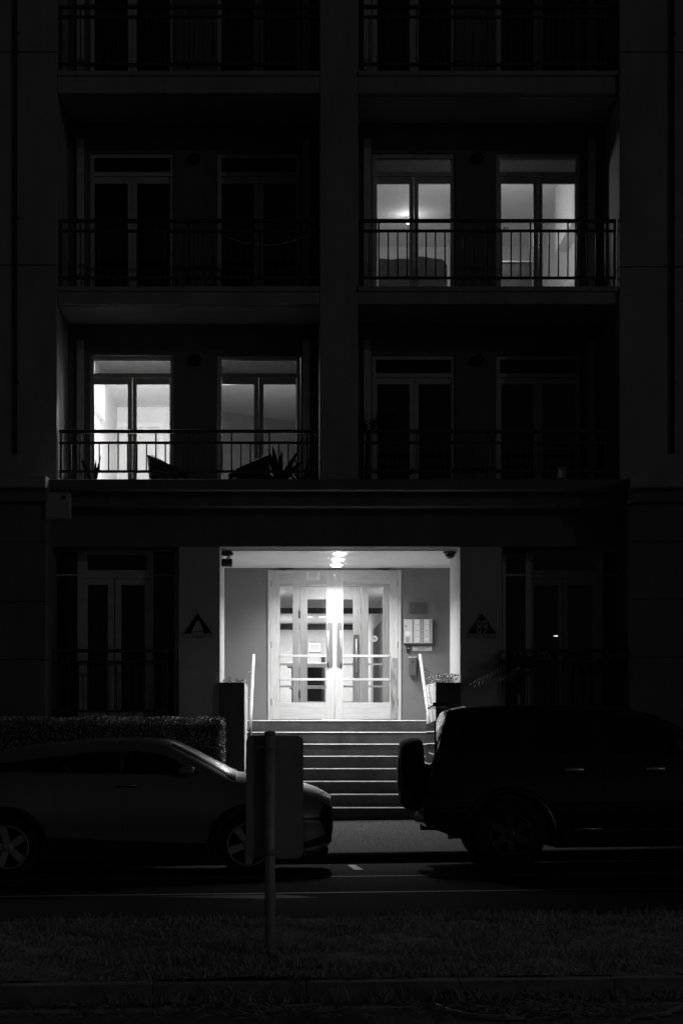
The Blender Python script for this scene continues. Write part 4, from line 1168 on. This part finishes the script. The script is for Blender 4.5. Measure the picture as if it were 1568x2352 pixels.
# --- grey crossover on the left
cr_=thing('parked_car','dark grey crossover car parked at the kerb behind the street sign','car',(0,0,0),local=True)
zt=scurve([(-.80,1.0),(-.77,1.20),(-.62,1.33),(-.35,1.40),(0.0,1.445),(.45,1.505),(1.0,1.54),(1.35,1.545),(1.6,1.535),(1.76,1.515),(2.05,1.375),(2.45,1.16),(2.55,1.13),(2.8,1.10),(3.1,1.05),(3.25,1.0),(3.45,.93),(3.53,.88),(3.56,.85)],.05)
zb=curve([(-.80,.45),(-.6,.3),(-.3,.22),(3.0,.2),(3.35,.22),(3.5,.27),(3.56,.34)])
wp=scurve([(-.80,.64),(-.7,.76),(-.3,.90),(0,.92),(.8,.87),(1.8,.87),(2.6,.91),(2.95,.88),(3.3,.80),(3.46,.70),(3.53,.6),(3.56,.52)],.05)
shp=scurve([(0,.93),(.30,.935),(.48,.95),(.58,.985),(.68,1.0),(.95,.985),(1.08,.955),(1.14,.93),(1.5,.76),(1.6,.71)],.03)
nn=scurve([(-1,4),(-.4,5.5),(1.5,5.5),(1.9,5),(2.5,4.2),(3.1,3.6),(3.6,3.4)],.1)
C=Car(cr_,zt,zb,wp,shp,nn,-.80,3.56,crown=scurve([(-.8,.02),(0,.05),(1.5,.05),(1.9,.085),(2.5,.085),(2.7,.06),(3.3,.05),(3.56,.02)],.08))
C.body('paintcar',[(0,.33,.375,.62),(2.64,.33,.375,.62)])
lin=lambda a,b,n: [a+(b-a)*i/n for i in range(n+1)]
# side glass
C.panel('greenhouse_trim','black',lin(-.2,2.36,26),curve([(-.2,1.16),(2.36,1.09)]),curve([(-.2,1.33),(.3,1.42),(1.2,1.475),(1.6,1.46),(1.8,1.40),(2.0,1.29),(2.36,1.12)]),off=.002)
C.panel('front_window','carglass',lin(1.29,2.20,14),curve([(1.29,1.145),(2.2,1.12)]),curve([(1.29,1.425),(1.6,1.41),(1.9,1.27),(2.2,1.13)]))
C.panel('rear_window','carglass',lin(.56,1.22,10),curve([(.56,1.24),(.72,1.15),(1.22,1.145)]),curve([(.56,1.27),(.8,1.37),(1.22,1.425)]))
C.panel('window_trim','chrome',lin(1.228,1.262,2),curve([(0,1.145)]),curve([(0,1.42)]),off=.0065)
C.panel('window_trim','chrome',lin(.55,.73,6),curve([(.55,1.24),(.71,1.143),(.73,1.14)]),curve([(.55,1.253),(.71,1.155),(.73,1.152)]),off=.007)
C.panel('front_door','paintcar',lin(1.27,2.20,12),curve([(1.27,.47),(2.2,.40)]),curve([(0,1.10)]),off=.006)
C.panel('rear_door','paintcar',lin(.52,1.255,8),curve([(.52,.74),(.7,.55),(1.255,.475)]),curve([(0,1.10)]),off=.006)
C.panel('sill_cladding','cladding',lin(.40,2.26,12),curve([(.4,.205),(2.26,.2)]),curve([(.4,.44),(1.0,.40),(2.26,.34)]),off=.016)
C.panel('bumper_cladding','cladding',lin(3.02,3.54,8),curve([(3.02,.22),(3.54,.33)]),curve([(3.02,.30),(3.3,.36),(3.54,.44)]),off=.01)
C.panel('headlight','carglass',lin(2.98,3.5,12),curve([(2.95,.92),(3.2,.84),(3.5,.75)]),curve([(2.95,.935),(3.2,.905),(3.5,.82)]),off=.008)
C.panel('grille_side','cladding',lin(3.43,3.555,6),curve([(3.43,.60),(3.5,.42),(3.555,.38)]),curve([(3.43,.66),(3.48,.80),(3.555,.84)]),off=.008)
C.panel('bumper_gap','black',lin(3.14,3.54,6),curve([(3.14,.595),(3.54,.57)]),curve([(3.14,.612),(3.54,.62)]),off=.006)
MB().box(3.55,3.575,-.40,.40,.42,.74).build('grille','black',cr_,bevel=.01)
for cx in (0,2.64): C.arch('wheel_arch','cladding',cx,.33,.372,.445)
C.top('windscreen','screen',lin(1.78,2.50,18),lambda x:.955,off=.006,nu=28)
C.top('bonnet','paintcar',lin(2.62,3.42,14),lambda x:.86-.05*(x-2.62),off=.006)
for sg_ in (-1,1):
    MB().lathe([(.012,-.09),(.018,-.08),(.018,.08),(.012,.09)],(1.33,sg_*(C.w(1.33,.99)+.03),.99),'x',8).build('door_handle','chrome',cr_,sm=True)
    MB().box(1.88,2.06,sg_*(C.w(2.0,1.12)-.03),sg_*(C.w(2.0,1.12)+.17),1.10,1.19).build('wing_mirror','paintcar',cr_,bevel=.03)
    wheel(cr_,0,sg_*.78,.33,.34,.235,.215,sg_,5,'rim',.5); wheel(cr_,2.64,sg_*.78,.33,.34,.235,.215,sg_,5,'rim',.9)
MB().box(3.576,3.585,-.2,.2,.48,.58).build('number_plate','paper',cr_,bevel=.004)
MB().box(3.30,3.52,-.6,.6,.2,.30).build('front_lip','cladding',cr_,bevel=.03)
MB().box(-.86,-.55,-.55,.55,1.33,1.36).build('spoiler','paintcar',cr_,bevel=.01)
for sg_ in (-1,1): C.panel('tail_lamp','redlens',lin(-.76,-.5,5),curve([(-.76,.9),(-.5,.98)]),curve([(-.76,1.06),(-.5,1.05)]),off=.01,sides=(sg_,))
cyl=19.05+.895; cxl=-3.12
cr_.location=(cxl,cyl,zr(cxl,cyl-.2)-.006)
cr_.rotation_euler=(math.atan2(zr(0,cyl+.7)-zr(0,cyl-.7),1.4),-math.atan(GRADE),0)

# --- black off-road car on the right
pr_=thing('parked_off_road_car','black off-road car with a spare wheel on its tail door','car',(0,0,0),local=True)
zt=scurve([(-.88,1.0),(-.86,1.45),(-.80,1.78),(-.70,1.83),(-.5,1.855),(0,1.868),(.8,1.868),(1.05,1.858),(1.3,1.83),(1.6,1.765),(1.9,1.655),(2.2,1.47),(2.45,1.24),(2.6,1.17),(3.2,1.12),(3.55,1.04),(3.7,.9),(3.74,.75)],.04)
zb=curve([(-.88,.48),(-.7,.40),(-.5,.33),(.45,.30),(.5,.235),(2.3,.235),(3.2,.32),(3.6,.4),(3.74,.5)])
wp=scurve([(-.88,.83),(-.8,.885),(-.5,.93),(0,.94),(2.8,.94),(3.3,.9),(3.6,.78),(3.74,.62)],.04)
shp=scurve([(0,.95),(.4,.975),(.7,1.0),(1.0,.985),(1.12,.96),(1.2,.945),(1.75,.80),(1.9,.77)],.03)
nn=scurve([(-1,9),(-.5,10),(1.5,8),(2.2,5),(2.6,3.6),(4,3.6)],.1)
def rake(x,z): return max(0,min(1,(-.35-x)/.53))*(.13*max(0,(z-1.05)/.75) + (.02 if z>.78 else -.075*min(1,max(0,(z-.42)/.12))))
P_=Car(pr_,zt,zb,wp,shp,nn,-.88,3.74,rake)
P_.body('paintblk',[(0,.395,.445,.62),(2.79,.395,.445,.62)])
P_.panel('rear_quarter_window','carglass',lin(-.60,.17,10),curve([(-.6,1.29),(.17,1.28)]),curve([(-.6,1.66),(-.5,1.70),(.17,1.71)]))
P_.panel('rear_door_window','carglass',lin(.26,1.0,10),curve([(0,1.28)]),curve([(0,1.71)]))
P_.panel('front_door_window','carglass',lin(1.07,2.02,14),curve([(1.07,1.28),(2.02,1.26)]),curve([(1.07,1.70),(1.35,1.685),(1.7,1.55),(2.02,1.33)]))
P_.panel('rear_door','paintblk',lin(.30,1.02,8),curve([(.3,.85),(.45,.58),(1.02,.52)]),curve([(0,1.255)]),off=.006)
P_.panel('front_door','paintblk',lin(1.05,2.05,10),curve([(0,.52)]),curve([(0,1.255)]),off=.006)
P_.panel('side_moulding','cladding',lin(.46,2.05,10),curve([(0,.68)]),curve([(0,.75)]),off=.018)
P_.panel('rear_bumper','paintblk',lin(-.86,-.42,8),curve([(-.86,.50),(-.42,.40)]),curve([(0,.76)]),off=.02)
P_.panel('tail_lamp','redlens',lin(-.84,-.62,4),curve([(0,.98)]),curve([(-.84,1.36),(-.62,1.28)]),off=.009)
for cx in (0,2.79): P_.arch('wheel_arch','paintblk',cx,.395,.442,.53,off=.03)
P_.top('windscreen','carglass',lin(1.62,2.40,14),lambda x:.9,off=.006)
for sg_ in (-1,1):
    yh=sg_*(P_.w(.6,1.1)+.03)
    for xx in (.72,1.62):
        MB().lathe([(.008,-.11),(.02,-.10),(.021,.10),(.008,.11)],(xx,sg_*(P_.w(xx,1.1)+.035),1.10),'x',10).build('door_handle','handle',pr_,sm=True)
    MB().box(.55,2.2,sg_*(.93),sg_*(1.03),.40,.45).build('side_step','cladding',pr_,bevel=.012)
    MB().tube([(.70,sg_*1.035,.445),(1.0,sg_*1.035,.445)],.010,8).build('step_glint','handle',pr_,sm=True)  # short bright tube shaped as the highlight on the side step
    MB().box(1.82,1.98,sg_*(P_.w(1.9,1.28)),sg_*(P_.w(1.9,1.28)+.2),1.27,1.47).build('wing_mirror','paintblk',pr_,bevel=.04)
    wheel(pr_,0,sg_*.82,.395,.395,.235,.265,sg_,6,'rimdark',.52); wheel(pr_,2.79,sg_*.82,.395,.395,.235,.265,sg_,6,'rimdark',.2)
# tail: glass, spoiler, bumper step, tow bar, exhaust
MB().box(-.80,-.78,-.62,.62,1.30,1.68).build('tail_window','carglass',pr_,bevel=.008).rotation_euler=(0,0,0)
MB().box(-.80,-.60,-.45,.45,1.845,1.89).build('roof_spoiler','paintblk',pr_,bevel=.015)
MB().box(-.95,-.84,-.80,.80,.56,.735).build('bumper_step','cladding',pr_,bevel=.03)
MB().box(-.93,-.72,-.06,.06,.42,.50).build('tow_bar','black',pr_,bevel=.008)
MB().tube([(-1.04,.0,.665),(-.92,.0,.66)],.018,8).build('tow_hook','black',pr_)
MB().tube([(-.66,-.55,.36),(-.45,-.55,.38)],.03,12).build('exhaust','steel',pr_,sm=True)
sw=MB().lathe([(.20,-.15),(.30,-.15),(.36,-.135),(.405,-.09),(.418,-.03),(.418,.03),(.405,.09),(.36,.125),(.25,.135)],(-1.02,.0,1.085),'x',48).build('spare_wheel','tyre',pr_,sm=True)
MB().lathe([(.21,-.152),(.20,-.165),(.05,-.168)],(-1.02,0,1.085),'x',32).build('hub_cover','cladding',sw,sm=True)
MB().tube([(-.9,0,1.085),(-.78,0,1.085)],.06,12).build('spare_mount','black',sw)
MB().box(-.92,-.84,-.30,.30,1.0,1.18).build('tail_door_bracket','black',pr_)
cyr=19.3+.95; cxr=2.42
pr_.location=(cxr,cyr,zr(cxr,cyr-.2)+.0)
pr_.rotation_euler=(math.atan2(zr(0,cyr+.7)-zr(0,cyr-.7),1.4),-math.atan(GRADE),0)

for o in bpy.data.objects:
    if '_local' in o: del o['_local']
